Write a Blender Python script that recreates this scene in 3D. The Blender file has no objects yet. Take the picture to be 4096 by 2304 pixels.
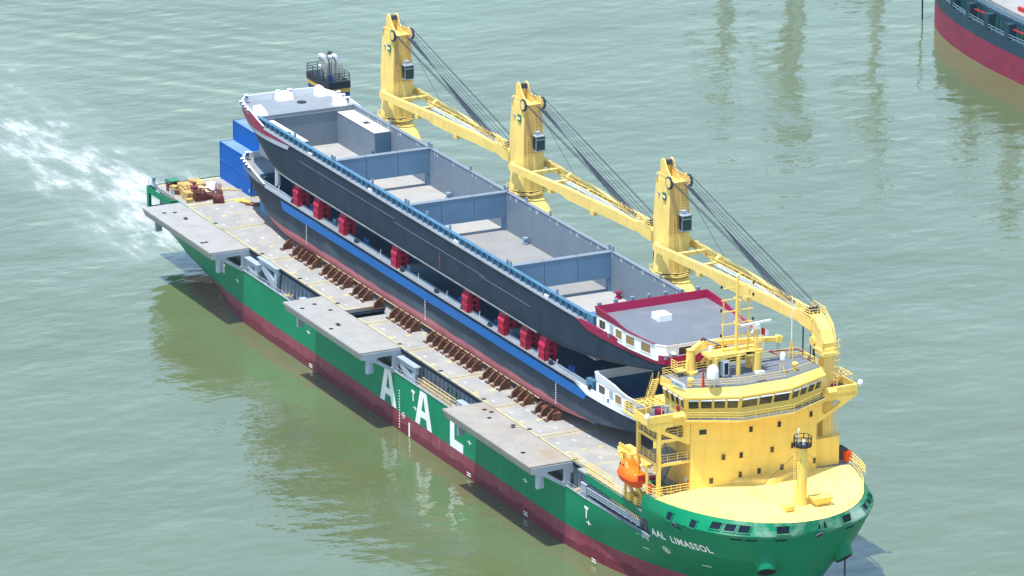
import bpy, bmesh, math, random
import numpy as np
from mathutils import Vector, Matrix
from mathutils.geometry import tessellate_polygon
R = math.radians
random.seed(7)
sc = bpy.context.scene
col = sc.collection

# ------------------------------------------------------------------ camera, sky, sun, exposure
cd = bpy.data.cameras.new('camera'); cam = bpy.data.objects.new('camera', cd); col.objects.link(cam)
PIT, YAW = R(17.4346), R(63.675)
right = Vector((math.cos(YAW), math.sin(YAW), 0))
fwd = Vector((-math.sin(YAW)*math.cos(PIT), math.cos(YAW)*math.cos(PIT), -math.sin(PIT)))
upv = right.cross(fwd)
M = Matrix((right, upv, -fwd)).transposed().to_4x4()
M.translation = Vector((707.82, -301.05, 233.9))
cam.matrix_world = M
cd.sensor_width = 36; cd.lens = 36*20000/4096; cd.clip_start = 1; cd.clip_end = 20000
sc.camera = cam

SUN = Vector((0.085, -0.25, 1.0)).normalized()
elev = math.asin(SUN.z); azi = math.atan2(SUN.x, SUN.y)
w = bpy.data.worlds.new('World'); sc.world = w; w.use_nodes = True
nt = w.node_tree; nt.nodes.clear()
sky = nt.nodes.new('ShaderNodeTexSky'); sky.sky_type = 'NISHITA'; sky.sun_disc = False
sky.sun_elevation = elev; sky.sun_rotation = azi; sky.air_density = 1.5; sky.dust_density = 0.3; sky.ozone_density = 3.0
bg = nt.nodes.new('ShaderNodeBackground'); bg.inputs[1].default_value = 0.15
wo = nt.nodes.new('ShaderNodeOutputWorld')
nt.links.new(sky.outputs[0], bg.inputs[0]); nt.links.new(bg.outputs[0], wo.inputs[0])
sl = bpy.data.lights.new('sun', 'SUN'); sl.energy = 4.0; sl.angle = R(0.53); sl.color = (1.0, 0.97, 0.91)
so = bpy.data.objects.new('sun', sl); col.objects.link(so)
so.rotation_euler = SUN.to_track_quat('Z', 'Y').to_euler(); so.location = (100, -200, 400)
sc.view_settings.view_transform = 'Standard'; sc.view_settings.look = 'None'
sc.view_settings.gamma = 1; sc.view_settings.use_curve_mapping = False
sc.view_settings.exposure = 0.74

# ------------------------------------------------------------------ materials
MATS = {}
def node(nt, t, **k):
    n = nt.nodes.new(t)
    for a, v in k.items(): setattr(n, a, v)
    return n
def mapped_noise(nt, pos, scale, mscale=(1, 1, 1), detail=4, rough=.55):
    mp = node(nt, 'ShaderNodeMapping'); mp.inputs['Scale'].default_value = mscale
    nt.links.new(pos, mp.inputs[0])
    n = node(nt, 'ShaderNodeTexNoise'); n.inputs['Scale'].default_value = scale
    n.inputs['Detail'].default_value = detail; n.inputs['Roughness'].default_value = rough
    nt.links.new(mp.outputs[0], n.inputs['Vector'])
    return n.outputs[0]
def ramp(nt, val, lo, hi):
    m = node(nt, 'ShaderNodeMapRange'); m.inputs[1].default_value = lo; m.inputs[2].default_value = hi
    nt.links.new(val, m.inputs[0]); return m.outputs[0]
def mixc(nt, fac, a, b, bt='MIX'):
    m = node(nt, 'ShaderNodeMix', data_type='RGBA', blend_type=bt)
    for i, v in ((0, fac), (6, a), (7, b)):
        if hasattr(v, 'links') or hasattr(v, 'node'): nt.links.new(v, m.inputs[i])
        elif i == 0: m.inputs[0].default_value = v
        else: m.inputs[i].default_value = (*v, 1)
    return m.outputs[2]
def mul(nt, a, b, op='MULTIPLY'):
    m = node(nt, 'ShaderNodeMath', operation=op)
    for i, v in ((0, a), (1, b)):
        if hasattr(v, 'node'): nt.links.new(v, m.inputs[i])
        else: m.inputs[i].default_value = v
    return m.outputs[0]
def dents(nt, pos, b, amt):
    # plating slightly dished between frames
    n = mapped_noise(nt, pos, .75, (1., 1., .45), detail=2, rough=.5); bp = node(nt, 'ShaderNodeBump'); bp.inputs['Strength'].default_value = 1.; bp.inputs['Distance'].default_value = amt
    nt.links.new(n, bp.inputs['Height']); nt.links.new(bp.outputs[0], b.inputs['Normal'])
def plate_seams(nt, pos, out, amt, wd=7.5, ht=2.6):
    # weld lines between shell plates: thin, slightly darker, with small tone steps from plate to plate
    sp = node(nt, 'ShaderNodeSeparateXYZ'); nt.links.new(pos, sp.inputs[0])
    cb = node(nt, 'ShaderNodeCombineXYZ'); nt.links.new(mul(nt, sp.outputs[0], sp.outputs[1], 'ADD'), cb.inputs[0]); nt.links.new(sp.outputs[2], cb.inputs[1])
    br = node(nt, 'ShaderNodeTexBrick'); br.offset = .5
    for k, v in (('Scale', 1.), ('Mortar Size', .035), ('Mortar Smooth', .3), ('Brick Width', wd), ('Row Height', ht), ('Bias', 0.)): br.inputs[k].default_value = v
    br.inputs['Color1'].default_value = (1, 1, 1, 1); br.inputs['Color2'].default_value = (1-amt*.35,)*3+(1,); br.inputs['Mortar'].default_value = (1-amt,)*3+(1,)
    nt.links.new(cb.outputs[0], br.inputs['Vector']); return mixc(nt, 1., out, br.outputs[0], 'MULTIPLY')
def mat(name, c, rough=.5, metal=0., var=.12, vs=.35, streak=0., streakc=(.16, .09, .05), blotch=0., blotchc=(.3, .2, .12), fine=.06, spec=.22, plates=0., dent=0.):
    m = bpy.data.materials.new(name); m.use_nodes = True; nt = m.node_tree
    b = nt.nodes['Principled BSDF']
    b.inputs['Roughness'].default_value = rough; b.inputs['Metallic'].default_value = metal
    b.inputs['Specular IOR Level'].default_value = spec
    g = node(nt, 'ShaderNodeNewGeometry'); pos = g.outputs['Position']
    n = mapped_noise(nt, pos, vs)
    lo = tuple(x*(1-var) for x in c); hi = tuple(min(1, x*(1+var)) for x in c)
    out = mixc(nt, ramp(nt, n, .3, .7), lo, hi)
    if fine:
        n2 = mapped_noise(nt, pos, 2.2, detail=6, rough=.7)
        lo2 = (1-fine*1.6,)*3
        out = mixc(nt, 1.0, out, mixc(nt, ramp(nt, n2, .25, .7), lo2, (1, 1, 1)), 'MULTIPLY')
    if blotch:
        n3 = mapped_noise(nt, pos, .17, detail=7, rough=.62)
        out = mixc(nt, mul(nt, ramp(nt, n3, .52, .72), blotch), out, blotchc)
    if streak:
        n4 = mapped_noise(nt, pos, 1., (1.1, 1.1, .07), detail=5, rough=.6)
        n5 = mapped_noise(nt, pos, .12, detail=3)
        f = mul(nt, mul(nt, ramp(nt, n4, .5, .78), ramp(nt, n5, .35, .65)), streak)
        out = mixc(nt, f, out, streakc)
    if dent: dents(nt, pos, b, dent)
    if plates: out = plate_seams(nt, pos, out, plates)
    nt.links.new(out, b.inputs['Base Color'])
    MATS[name] = m; return m

mat('yellow', (.94, .655, .15), .38, plates=.12, dent=.03, blotch=.15, blotchc=(.8, .52, .12), streak=.35, streakc=(.45, .22, .05), var=.06, fine=.03)
mat('yellow_deck', (.90, .69, .20), .45, var=.06, blotch=.35, blotchc=(.72, .52, .18), fine=.03)
mat('yellow_old', (.88, .64, .185), .45, streak=.6, streakc=(.30, .17, .06), var=.08, blotch=.2, blotchc=(.55, .36, .13))
mat('yellow_stained', (.62, .40, .12), .5, streak=.95, streakc=(.16, .10, .06), var=.15, blotch=.5, blotchc=(.40, .27, .13))
mat('deck_grey', (.315, .307, .29), .65, var=.12, blotch=.6, blotchc=(.46, .40, .32), fine=.1)
mat('platform_grey', (.33, .322, .305), .6, var=.08, blotch=.45, blotchc=(.38, .33, .27), streak=.4, streakc=(.24, .21, .18), fine=.08)
mat('platform_rusty', (.33, .305, .27), .65, var=.1, blotch=1.0, blotchc=(.30, .21, .125), streak=.4, streakc=(.3, .24, .18), fine=.1)
mat('steel_blue_grey', (.21, .29, .36), .5, var=.12, streak=.25, streakc=(.16, .17, .17))
mat('steel_light', (.34, .40, .46), .5, var=.08, streak=.3, streakc=(.25, .23, .2))
mat('roof_grey', (.145, .165, .19), .6, var=.06, blotch=.2, blotchc=(.42, .38, .33))
mat('white', (.80, .81, .82), .4, var=.03, streak=.15, streakc=(.5, .46, .4), fine=.02)
mat('joint_yellow', (.52, .43, .20), .6, var=.2, blotch=.5, blotchc=(.4, .38, .34))
mat('worn_mark', (.46, .47, .48), .6, var=.2)
mat('white_mark', (.82, .83, .82), .5, var=.06, fine=.05)
mat('black', (.012, .014, .018), .45)
mat('rope', (.045, .055, .075), .6, var=.2)
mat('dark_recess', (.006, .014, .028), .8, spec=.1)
mat('bilge_grey', (.17, .18, .20), .6, var=.3)
mat('lower_hold_shade', (.03, .115, .24), .6, var=.15)  # blue-grey hold paint with blue shade mixed into its colour
mat('red_paint', (.5, .02, .025), .45)
mat('maroon', (.27, .008, .055), .38, var=.06, fine=.03)
mat('stand_red', (.42, .012, .055), .5, var=.15, streak=.3, streakc=(.16, .02, .03))
mat('primer', (.34, .085, .095), .6, var=.2)
mat('rust', (.15, .06, .035), .7, var=.45, vs=1.2, streak=.4, streakc=(.05, .02, .012))
mat('timber', (.52, .36, .13), .75, var=.3, vs=1.5)
mat('timber_pale', (.55, .43, .24), .75, var=.25, vs=1.5)
mat('rack_red', (.17, .03, .04), .65, var=.3, vs=1.)
mat('tarp_green', (.03, .2, .12), .6); mat('tarp_white', (.72, .74, .75), .6)
mat('orange', (.92, .17, .006), .3, var=.04, fine=.02); mat('orange_dark', (.75, .075, .006), .35, var=.05)
mat('barge_hull', (.019, .037, .062), .55, spec=.1, dent=.04, var=.25, vs=.25, plates=.3, streak=.7, streakc=(.032, .036, .045))
mat('barge_deck', (.22, .245, .275), .6, var=.1, blotch=.3, blotchc=(.30, .27, .24))
mat('coaming_blue', (.06, .165, .265), .45, var=.12, streak=.2, streakc=(.2, .25, .28))
mat('hold_wall', (.18, .225, .275), .5, var=.06, streak=.15, streakc=(.33, .36, .38))
mat('bulkhead_blue', (.13, .235, .36), .5, var=.07)
mat('hold_floor_grey', (.26, .26, .255), .7, var=.08, blotch=.5, blotchc=(.33, .26, .2), fine=.1)
mat('hold_floor', (.36, .35, .33), .7, var=.08, blotch=.5, blotchc=(.44, .36, .28), fine=.1)
mat('box_top', (.56, .545, .51), .7, var=.08, blotch=.4, blotchc=(.45, .38, .3))
mat('blue_stripe', (.0, .11, .37), .45, var=.08)
mat('blue_bollard', (.01, .10, .36), .4)
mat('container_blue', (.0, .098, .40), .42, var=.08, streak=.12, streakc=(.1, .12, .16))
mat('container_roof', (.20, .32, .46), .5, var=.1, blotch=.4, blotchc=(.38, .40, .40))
mat('funnel_blue', (.008, .07, .26), .4); mat('funnel_yellow', (.72, .42, .08), .45); mat('funnel_black', (.016, .022, .032), .5)
mat('ring_steel', (.09, .12, .15), .5)
mat('galvanised', (.55, .57, .60), .3, metal=.85, var=.1)
mat('winch_green', (.015, .17, .10), .5); mat('far_black', (.012, .045, .07), .5, var=.2, streak=.3, streakc=(.04, .06, .07))
mat('far_red', (.24, .022, .058), .55, var=.18, streak=.3, streakc=(.22, .06, .09))
mat('brown_curtain', (.30, .20, .09), .8, var=.35, vs=4.)
def glass(name, c, rough=.08):
    m = bpy.data.materials.new(name); m.use_nodes = True; b = m.node_tree.nodes['Principled BSDF']
    b.inputs['Base Color'].default_value = (*c, 1); b.inputs['Roughness'].default_value = rough
    b.inputs['Specular IOR Level'].default_value = .6; MATS[name] = m
glass('window_glass', (.03, .028, .022)); glass('cab_glass', (.01, .035, .04)); glass('curtain_glass', (.27, .17, .06), .2)

def hull_paint():
    m = bpy.data.materials.new('hull_paint'); m.use_nodes = True; nt = m.node_tree
    b = nt.nodes['Principled BSDF']; b.inputs['Roughness'].default_value = .38; b.inputs['Specular IOR Level'].default_value = .12
    g = node(nt, 'ShaderNodeNewGeometry'); pos = g.outputs['Position']
    sx = node(nt, 'ShaderNodeSeparateXYZ'); nt.links.new(pos, sx.inputs[0])
    n = mapped_noise(nt, pos, .12); n4 = mapped_noise(nt, pos, 1., (.9, .9, .06), detail=5, rough=.6)
    big = mapped_noise(nt, pos, .08, detail=3)
    green = mixc(nt, ramp(nt, n, .3, .7), (.0, .178, .078), (.0, .222, .10))
    green = mixc(nt, mul(nt, mul(nt, ramp(nt, n4, .5, .8), ramp(nt, big, .4, .65)), .25), green, (.02, .12, .08))
    salt = mapped_noise(nt, pos, .28, (1, 1, 1.2), detail=5, rough=.6)
    hi = ramp(nt, sx.outputs[2], 12.2, 12.9); bow = ramp(nt, sx.outputs[0], 181, 184)
    green = mixc(nt, mul(nt, mul(nt, ramp(nt, salt, .42, .66), .55), mul(nt, hi, bow)), green, (.55, .62, .56))
    red = mixc(nt, ramp(nt, n, .3, .7), (.19, .030, .048), (.25, .052, .072))
    red = mixc(nt, mul(nt, mul(nt, ramp(nt, n4, .45, .75), ramp(nt, big, .35, .6)), .55), red, (.33, .17, .19))
    # wet band just above the water, with an uneven upper edge
    wn = mapped_noise(nt, pos, .22, (1, 1, .15), detail=6, rough=.65)
    e = mul(nt, mul(nt, wn, 2.6), -1.05 + 1.15, 'ADD')
    wet = node(nt, 'ShaderNodeMath', operation='LESS_THAN'); nt.links.new(sx.outputs[2], wet.inputs[0]); nt.links.new(e, wet.inputs[1])
    red = mixc(nt, mul(nt, wet.outputs[0], .75), red, (.115, .014, .024))
    dents(nt, pos, b, .06)
    green = mixc(nt, mul(nt, mul(nt, ramp(nt, mapped_noise(nt, pos, 1., (.5, .5, .05), detail=6, rough=.7), .56, .74), ramp(nt, mapped_noise(nt, pos, .05, detail=2), .4, .6)), .35), green, (.10, .13, .08))
    st = node(nt, 'ShaderNodeMath', operation='GREATER_THAN'); nt.links.new(sx.outputs[2], st.inputs[0]); st.inputs[1].default_value = 3.0
    nt.links.new(plate_seams(nt, pos, mixc(nt, st.outputs[0], red, green), .13, 9., 2.75), b.inputs['Base Color'])
    MATS['hull_paint'] = m
hull_paint()
def barge_paint():
    m = bpy.data.materials.new('barge_paint'); m.use_nodes = True; nt = m.node_tree
    b = nt.nodes['Principled BSDF']; b.inputs['Roughness'].default_value = .55; b.inputs['Specular IOR Level'].default_value = .1
    g = node(nt, 'ShaderNodeNewGeometry'); pos = g.outputs['Position']
    sx = node(nt, 'ShaderNodeSeparateXYZ'); nt.links.new(pos, sx.inputs[0])
    n = mapped_noise(nt, pos, .3); n4 = mapped_noise(nt, pos, 1., (.8, .8, .06), detail=5); n6 = mapped_noise(nt, pos, .1, (1, 1, 3), detail=7, rough=.65)
    dark = mixc(nt, ramp(nt, n, .3, .7), (.012, .022, .038), (.02, .033, .052))
    dark = mixc(nt, mul(nt, ramp(nt, n4, .5, .8), .35), dark, (.06, .065, .075))
    mid = mixc(nt, ramp(nt, n6, .35, .7), (.03, .045, .065), (.075, .095, .12))
    pink = mixc(nt, ramp(nt, n, .3, .7), (.36, .11, .125), (.44, .16, .17))
    e1 = mul(nt, mul(nt, n6, 1.8), 14.75, 'ADD'); e2 = mul(nt, mul(nt, n6, 1.0), 13.85, 'ADD')
    a = ramp(nt, mul(nt, sx.outputs[2], e1, 'SUBTRACT'), -.25, .25); c = ramp(nt, mul(nt, sx.outputs[2], e2, 'SUBTRACT'), -.12, .2)
    out = mixc(nt, a, mixc(nt, c, pink, mid), dark)
    nt.links.new(out, b.inputs['Base Color']); MATS['barge_paint'] = m
barge_paint()

def water_mat():
    m = bpy.data.materials.new('river_water'); m.use_nodes = True; nt = m.node_tree
    b = nt.nodes['Principled BSDF']; b.inputs['IOR'].default_value = 1.62; b.inputs['Roughness'].default_value = .07
    b.inputs['Specular IOR Level'].default_value = 1.0
    g = node(nt, 'ShaderNodeNewGeometry'); pos = g.outputs['Position']
    sx = node(nt, 'ShaderNodeSeparateXYZ'); nt.links.new(pos, sx.inputs[0]); X, Y = sx.outputs[0], sx.outputs[1]
    n = mapped_noise(nt, pos, .02, (1, 1, 1), detail=5)
    body = mixc(nt, ramp(nt, n, .35, .65), (.088, .108, .040), (.104, .135, .060))
    # foam: churned wash trailing from the stern, and small breaking crests
    wob = mapped_noise(nt, pos, .035, detail=3)
    yy = mul(nt, Y, mul(nt, mul(nt, wob, -.5, 'ADD'), 26.), 'ADD')
    ab = node(nt, 'ShaderNodeMath', operation='ABSOLUTE'); nt.links.new(mul(nt, yy, 5., 'ADD'), ab.inputs[0])
    band = ramp(nt, ab.outputs[0], 20., 2.)
    along = mul(nt, ramp(nt, X, 6., -6.), ramp(nt, X, -190., -5.))
    f1 = mapped_noise(nt, pos, .13, (.45, 1.5, 1), detail=9, rough=.66)
    msk = mul(nt, band, along)
    wash = mul(nt, ramp(nt, mul(nt, f1, mul(nt, msk, .33), 'ADD'), .68, .86), mul(nt, ramp(nt, msk, .02, .2), ramp(nt, mapped_noise(nt, pos, .9, (.5, 1.4, 1), detail=5, rough=.7), .3, .58)))
    f2 = mapped_noise(nt, pos, .09, (.8, 1.6, 1), detail=8, rough=.68)
    near = mul(nt, ramp(nt, X, 10., -30.), ramp(nt, mul(nt, Y, 0, 'ADD'), 60., 15.))
    caps = mul(nt, ramp(nt, f2, .68, .76), mul(nt, near, .8))
    f3 = mapped_noise(nt, pos, .05, (.6, 1.8, 1), detail=9, rough=.7)
    bowz = mul(nt, mul(nt, ramp(nt, X, 120., 150.), ramp(nt, Y, -40., -18.)), .4)
    caps2 = mul(nt, ramp(nt, f3, .66, .72), bowz)
    foam = node(nt, 'ShaderNodeMath', operation='MAXIMUM'); nt.links.new(wash, foam.inputs[0])
    mm = node(nt, 'ShaderNodeMath', operation='MAXIMUM'); nt.links.new(caps, mm.inputs[0]); nt.links.new(caps2, mm.inputs[1])
    nt.links.new(mm.outputs[0], foam.inputs[1])
    churn = mul(nt, mul(nt, msk, .95), ramp(nt, f1, .3, .62))
    body = mixc(nt, churn, body, (.34, .36, .30))
    colr = mixc(nt, mul(nt, foam.outputs[0], .58), body, (.82, .83, .80))
    nt.links.new(colr, b.inputs['Base Color'])
    nt.links.new(mul(nt, mul(nt, foam.outputs[0], .5), .07, 'ADD'), b.inputs['Roughness'])
    # waves: broad swell, wind ripples in patches
    w1 = mapped_noise(nt, pos, .085, (1.3, .85, 1), detail=2, rough=.5)
    w2 = mapped_noise(nt, pos, .30, (1.2, .8, 1), detail=3, rough=.5)
    w3 = mapped_noise(nt, pos, .02, detail=2); patch = ramp(nt, mapped_noise(nt, pos, .012, detail=3), .3, .7)
    hsum = mul(nt, mul(nt, w1, .36), mul(nt, mul(nt, w2, .145), mul(nt, patch, .3, 'ADD')), 'ADD')
    hsum = mul(nt, hsum, mul(nt, w3, .9), 'ADD')
    # diverging wake waves on the port quarter
    wmp = node(nt, 'ShaderNodeMapping'); wmp.inputs['Rotation'].default_value = (0, 0, R(52)); nt.links.new(pos, wmp.inputs[0])
    wv = node(nt, 'ShaderNodeTexWave'); wv.inputs['Scale'].default_value = .045; wv.inputs['Distortion'].default_value = 3.; wv.inputs['Detail'].default_value = 2.; wv.inputs['Detail Scale'].default_value = .6
    nt.links.new(wmp.outputs[0], wv.inputs['Vector'])
    wmask = mul(nt, mul(nt, ramp(nt, X, 40., -20.), ramp(nt, X, -240., -120.)), mul(nt, ramp(nt, Y, 6., 22.), ramp(nt, Y, 95., 45.)))
    hsum = mul(nt, hsum, mul(nt, mul(nt, wv.outputs['Fac'], .06), wmask), 'ADD')
    bump = node(nt, 'ShaderNodeBump'); bump.inputs['Strength'].default_value = 1.; bump.inputs['Distance'].default_value = 1.0
    nt.links.new(hsum, bump.inputs['Height']); nt.links.new(bump.outputs[0], b.inputs['Normal'])
    MATS['river_water'] = m
water_mat()

# ------------------------------------------------------------------ helpers
ORG = {}
def tag(o, label=None, cat=None, group=None, kind=None):
    if label: o['label'] = label
    if cat: o['category'] = cat
    if group: o['group'] = group
    if kind: o['kind'] = kind
    return o
def thing(name, loc, label, cat, group=None):
    o = bpy.data.objects.new(name, None); col.objects.link(o); o.location = loc; o.empty_display_size = .5
    ORG[o.name] = Vector(loc); return tag(o, label, cat, group)
class MB:
    """collects shapes given in world coordinates, then becomes one mesh object"""
    def __init__(s): s.v = []; s.f = []; s.mi = []; s.cur = 0
    def face(s, pts):
        i = len(s.v); s.v += [tuple(p) for p in pts]; s.f.append(tuple(range(i, i+len(pts)))); s.mi.append(s.cur)
    def mesh(s, v, f):
        i = len(s.v); s.v += [tuple(p) for p in v]
        for q in f: s.f.append(tuple(i+k for k in q)); s.mi.append(s.cur)
    def box(s, x0, x1, y0, y1, z0, z1):
        v = [(x, y, z) for x in (x0, x1) for y in (y0, y1) for z in (z0, z1)]
        s.mesh(v, [(0, 1, 3, 2), (4, 6, 7, 5), (0, 4, 5, 1), (2, 3, 7, 6), (0, 2, 6, 4), (1, 5, 7, 3)]); return s
    def hexa(s, bot, top):
        n = len(bot); v = list(bot)+list(top)
        s.mesh(v, [tuple(range(n))[::-1], tuple(range(n, 2*n))]+[(i, (i+1) % n, n+(i+1) % n, n+i) for i in range(n)]); return s
    def prism(s, poly, z0, z1):
        return s.hexa([(x, y, z0) for x, y in poly], [(x, y, z1) for x, y in poly])
    def bar(s, a, b, wd, ht=None, up=(0, 0, 1)):
        a, b = Vector(a), Vector(b); d = (b-a).normalized(); ht = ht or wd
        u = Vector(up)
        if abs(d.dot(u)) > .98: u = Vector((1, 0, 0))
        r = d.cross(u).normalized(); u = r.cross(d)
        q = lambda p: [p+r*sx*wd/2+u*sz*ht/2 for sx, sz in ((-1, -1), (1, -1), (1, 1), (-1, 1))]
        return s.hexa(q(a), q(b))
    def tube(s, pts, r, n=6, r2=None, cap=True):
        pts = [Vector(p) for p in pts]; rings = []; m = len(pts); u = None
        for i, p in enumerate(pts):
            d = (pts[min(i+1, m-1)]-pts[max(i-1, 0)]).normalized()
            if u is None: u = d.orthogonal().normalized()
            else: u = (u-d*u.dot(d)).normalized()
            w_ = d.cross(u); rr = r if r2 is None else r+(r2-r)*i/(m-1)
            rings.append([p+(u*math.cos(2*math.pi*k/n)+w_*math.sin(2*math.pi*k/n))*rr for k in range(n)])
        v = [p for g in rings for p in g]; f = []
        for i in range(m-1):
            for k in range(n):
                f.append((i*n+k, i*n+(k+1) % n, (i+1)*n+(k+1) % n, (i+1)*n+k))
        if cap: f += [tuple(range(n))[::-1], tuple(range((m-1)*n, m*n))]
        s.mesh(v, f); return s
    def lathe(s, c, prof, n=16, axis='z'):
        c = Vector(c); v = []; f = []
        for r, h in prof:
            for k in range(n):
                a = 2*math.pi*k/n
                p = (r*math.cos(a), r*math.sin(a), h)
                if axis == 'y': p = (p[0], p[2], p[1])
                if axis == 'x': p = (p[2], p[0], p[1])
                v.append(c+Vector(p))
        for i in range(len(prof)-1):
            for k in range(n): f.append((i*n+k, i*n+(k+1) % n, (i+1)*n+(k+1) % n, (i+1)*n+k))
        f += [tuple(range(n))[::-1], tuple(range((len(prof)-1)*n, len(prof)*n))]
        s.mesh(v, f); return s
    def grid(s, rows, closed=False):
        m = len(rows[0]); v = [p for r in rows for p in r]; f = []
        for i in range(len(rows)-1):
            for k in range(m if closed else m-1):
                k2 = (k+1) % m; f.append((i*m+k, i*m+k2, (i+1)*m+k2, (i+1)*m+k))
        s.mesh(v, f); return s
    def plate(s, outer, holes, to3, t):
        """flat plate with holes: polygons in 2D, to3 maps (a,b,depth) to 3D, t = thickness"""
        loops = [outer]+list(holes)
        tri = tessellate_polygon([[Vector((a, b, 0)) for a, b in l] for l in loops])
        flat = [p for l in loops for p in l]; n = len(flat)
        v = [to3(a, b, 0) for a, b in flat]+[to3(a, b, t) for a, b in flat]
        f = [tuple(q) for q in tri]+[tuple(n+k for k in reversed(q)) for q in tri]
        o = 0
        for l in loops:
            for i in range(len(l)):
                j = (i+1) % len(l); f.append((o+i, o+j, n+o+j, n+o+i))
            o += len(l)
        s.mesh(v, f); return s
    def build(s, name, mats, parent=None, smooth=False, loc=None, label=None, cat=None, group=None, kind=None, merge=True):
        org = ORG[parent.name] if parent else Vector(loc or (0, 0, 0))
        me = bpy.data.meshes.new(name)
        me.from_pydata([(p[0]-org.x, p[1]-org.y, p[2]-org.z) for p in s.v], [], s.f)
        if isinstance(mats, str): mats = [mats]
        for m_ in mats: me.materials.append(MATS[m_])
        if len(mats) > 1: me.polygons.foreach_set('material_index', s.mi)
        bm = bmesh.new(); bm.from_mesh(me)
        if merge: bmesh.ops.remove_doubles(bm, verts=bm.verts, dist=.0005)
        bmesh.ops.recalc_face_normals(bm, faces=bm.faces); bm.to_mesh(me); bm.free()
        if smooth:
            me.polygons.foreach_set('use_smooth', [True]*len(me.polygons))
            me.set_sharp_from_angle(angle=R(smooth if smooth is not True else 38))
        me.update()
        o = bpy.data.objects.new(name, me); col.objects.link(o)
        if parent: o.parent = parent
        else: o.location = org
        ORG[o.name] = org
        return tag(o, label, cat, group, kind)
def dup(o, parent=None, off=None, loc=None):
    c = o.copy(); col.objects.link(c)
    if parent is not None: c.parent = parent
    if loc is not None: c.location = loc
    if off is not None: c.location = Vector(o.location)+Vector(off)
    ORG[c.name] = ORG[o.name]
    return c
def copy_tree(o, loc=None, parent=None):
    c = dup(o, parent, loc=loc)
    if loc is not None: ORG[c.name] = Vector(loc)
    for ch in [k for k in o.children]: copy_tree(ch, None, c)
    return c
def at(parent, proto, p, rz=0, name=None):
    """another piece of a kind: shares the mesh of proto (modelled around the origin)"""
    c = bpy.data.objects.new(name or proto.name.split('.')[0], proto.data); col.objects.link(c); c.parent = parent
    c.location = Vector(p)-ORG[parent.name]; c.rotation_euler = (0, 0, rz); ORG[c.name] = ORG[parent.name]
    return c
class Proto:
    def __init__(s, name, mb, mats, smooth=False):
        o = mb.build(name, mats, None, smooth); s.data = o.data; s.name = name; col.objects.unlink(o); bpy.data.objects.remove(o)
def rail(pts, h=1.05, n_rails=3, step=1.9, r=.035, closed=False, mb=None):
    mb = mb or MB(); pts = [Vector(p) for p in pts]
    if closed: pts.append(pts[0])
    for k in range(n_rails):
        dz = Vector((0, 0, h*(k+1)/n_rails)); mb.tube([p+dz for p in pts], r, 5)
    for a, b in zip(pts[:-1], pts[1:]):
        n = max(1, round((b-a).length/step))
        for i in range(n+1): p = a.lerp(b, i/n); mb.tube([p, p+Vector((0, 0, h))], r*1.15, 5)
    return mb
def ladder(mb, a, b, wdt=.5, side=(0, 1, 0), step=.35, r=.035):
    a, b, s_ = Vector(a), Vector(b), Vector(side)*wdt/2
    mb.tube([a-s_, b-s_], r, 4); mb.tube([a+s_, b+s_], r, 4); n = int((b-a).length/step)
    for i in range(1, n): p = a.lerp(b, i/n); mb.tube([p-s_, p+s_], r*.8, 4)
    return mb
def text_mesh(txt, size, to3, thick=None, sp=1.0):
    cu = bpy.data.curves.new('t', 'FONT'); cu.body = txt; cu.size = size; cu.resolution_u = 3; cu.space_character = sp
    if thick: cu.offset = thick
    o = bpy.data.objects.new('t', cu); col.objects.link(o)
    me = bpy.data.meshes.new_from_object(o.evaluated_get(bpy.context.evaluated_depsgraph_get()))
    v = [to3(p.co.x, p.co.y) for p in me.vertices]; f = [tuple(p.vertices) for p in me.polygons]
    bpy.data.objects.remove(o); mb = MB(); mb.mesh(v, f); return mb
ORD = ['first', 'second', 'third', 'fourth', 'fifth', 'sixth', 'seventh', 'eighth', 'ninth', 'tenth', 'eleventh', 'twelfth']
def ordinal(n):
    if n < 12: return ORD[n]
    k = n+1; return f"{k}{'th' if 10 < k % 100 < 14 else {1: 'st', 2: 'nd', 3: 'rd'}.get(k % 10, 'th')}"
def interp(tab, x):
    return float(np.interp(x, [t[0] for t in tab], [t[1] for t in tab]))

# ------------------------------------------------------------------ water
wm = MB(); wm.face([(-3000, -3000, 0), (3000, -3000, 0), (3000, 3000, 0), (-3000, 3000, 0)])
wm.build('water', 'river_water', kind='structure')

# ------------------------------------------------------------------ the heavy-lift cargo ship
B = 15.4
ship = thing('cargo_ship', (95, 0, 0), 'green and red heavy lift cargo ship with yellow bridge at the bow', 'ship')
LV = [(0., 140., 184.5, 2.2, 1.4), (3., 140., 184., 2.2, 1.4), (5.6, 146., 184.6, 2.5, 1.65), (8.55, 155., 185.8, 2.9, 1.95), (12.6, 160., 187.05, 3.7, 2.), (14.25, 160., 186.8, 2.5, 2.)]
AFT0 = [(0, 9), (16, 10.6), (19.5, 11.8), (23.4, 12.7), (27.3, 13.7), (31, 14.5), (34.4, 15.1), (38, 15.35), (42, 15.4)]
AFT3 = [(0, 10.8), (10, 12.9), (18, 13.9), (25.5, 14.6), (32.9, 15.15), (37.5, 15.35), (42, 15.4)]
def lv(z):
    zs = [l[0] for l in LV]; return [float(np.interp(z, zs, [l[k] for l in LV])) for k in (1, 2, 3, 4)]
def hb(x, z):
    if x < 100:
        a0, a3 = interp(AFT0, x), interp(AFT3, x)
        return float(np.interp(z, [0, 3, 6.0, 8.55], [a0, a3, max(a3, (a3+B*2)/3), B]))
    x0, xs, n, m = lv(max(z, 0)); t = (x-x0)/(xs-x0)
    if t <= 0: return B
    return B*max(0., 1-min(1, t)**n)**(1/m)
def zb(x): return 3.7*(1-x/16.5)**.75 if x < 16.5 else -2.5
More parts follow.
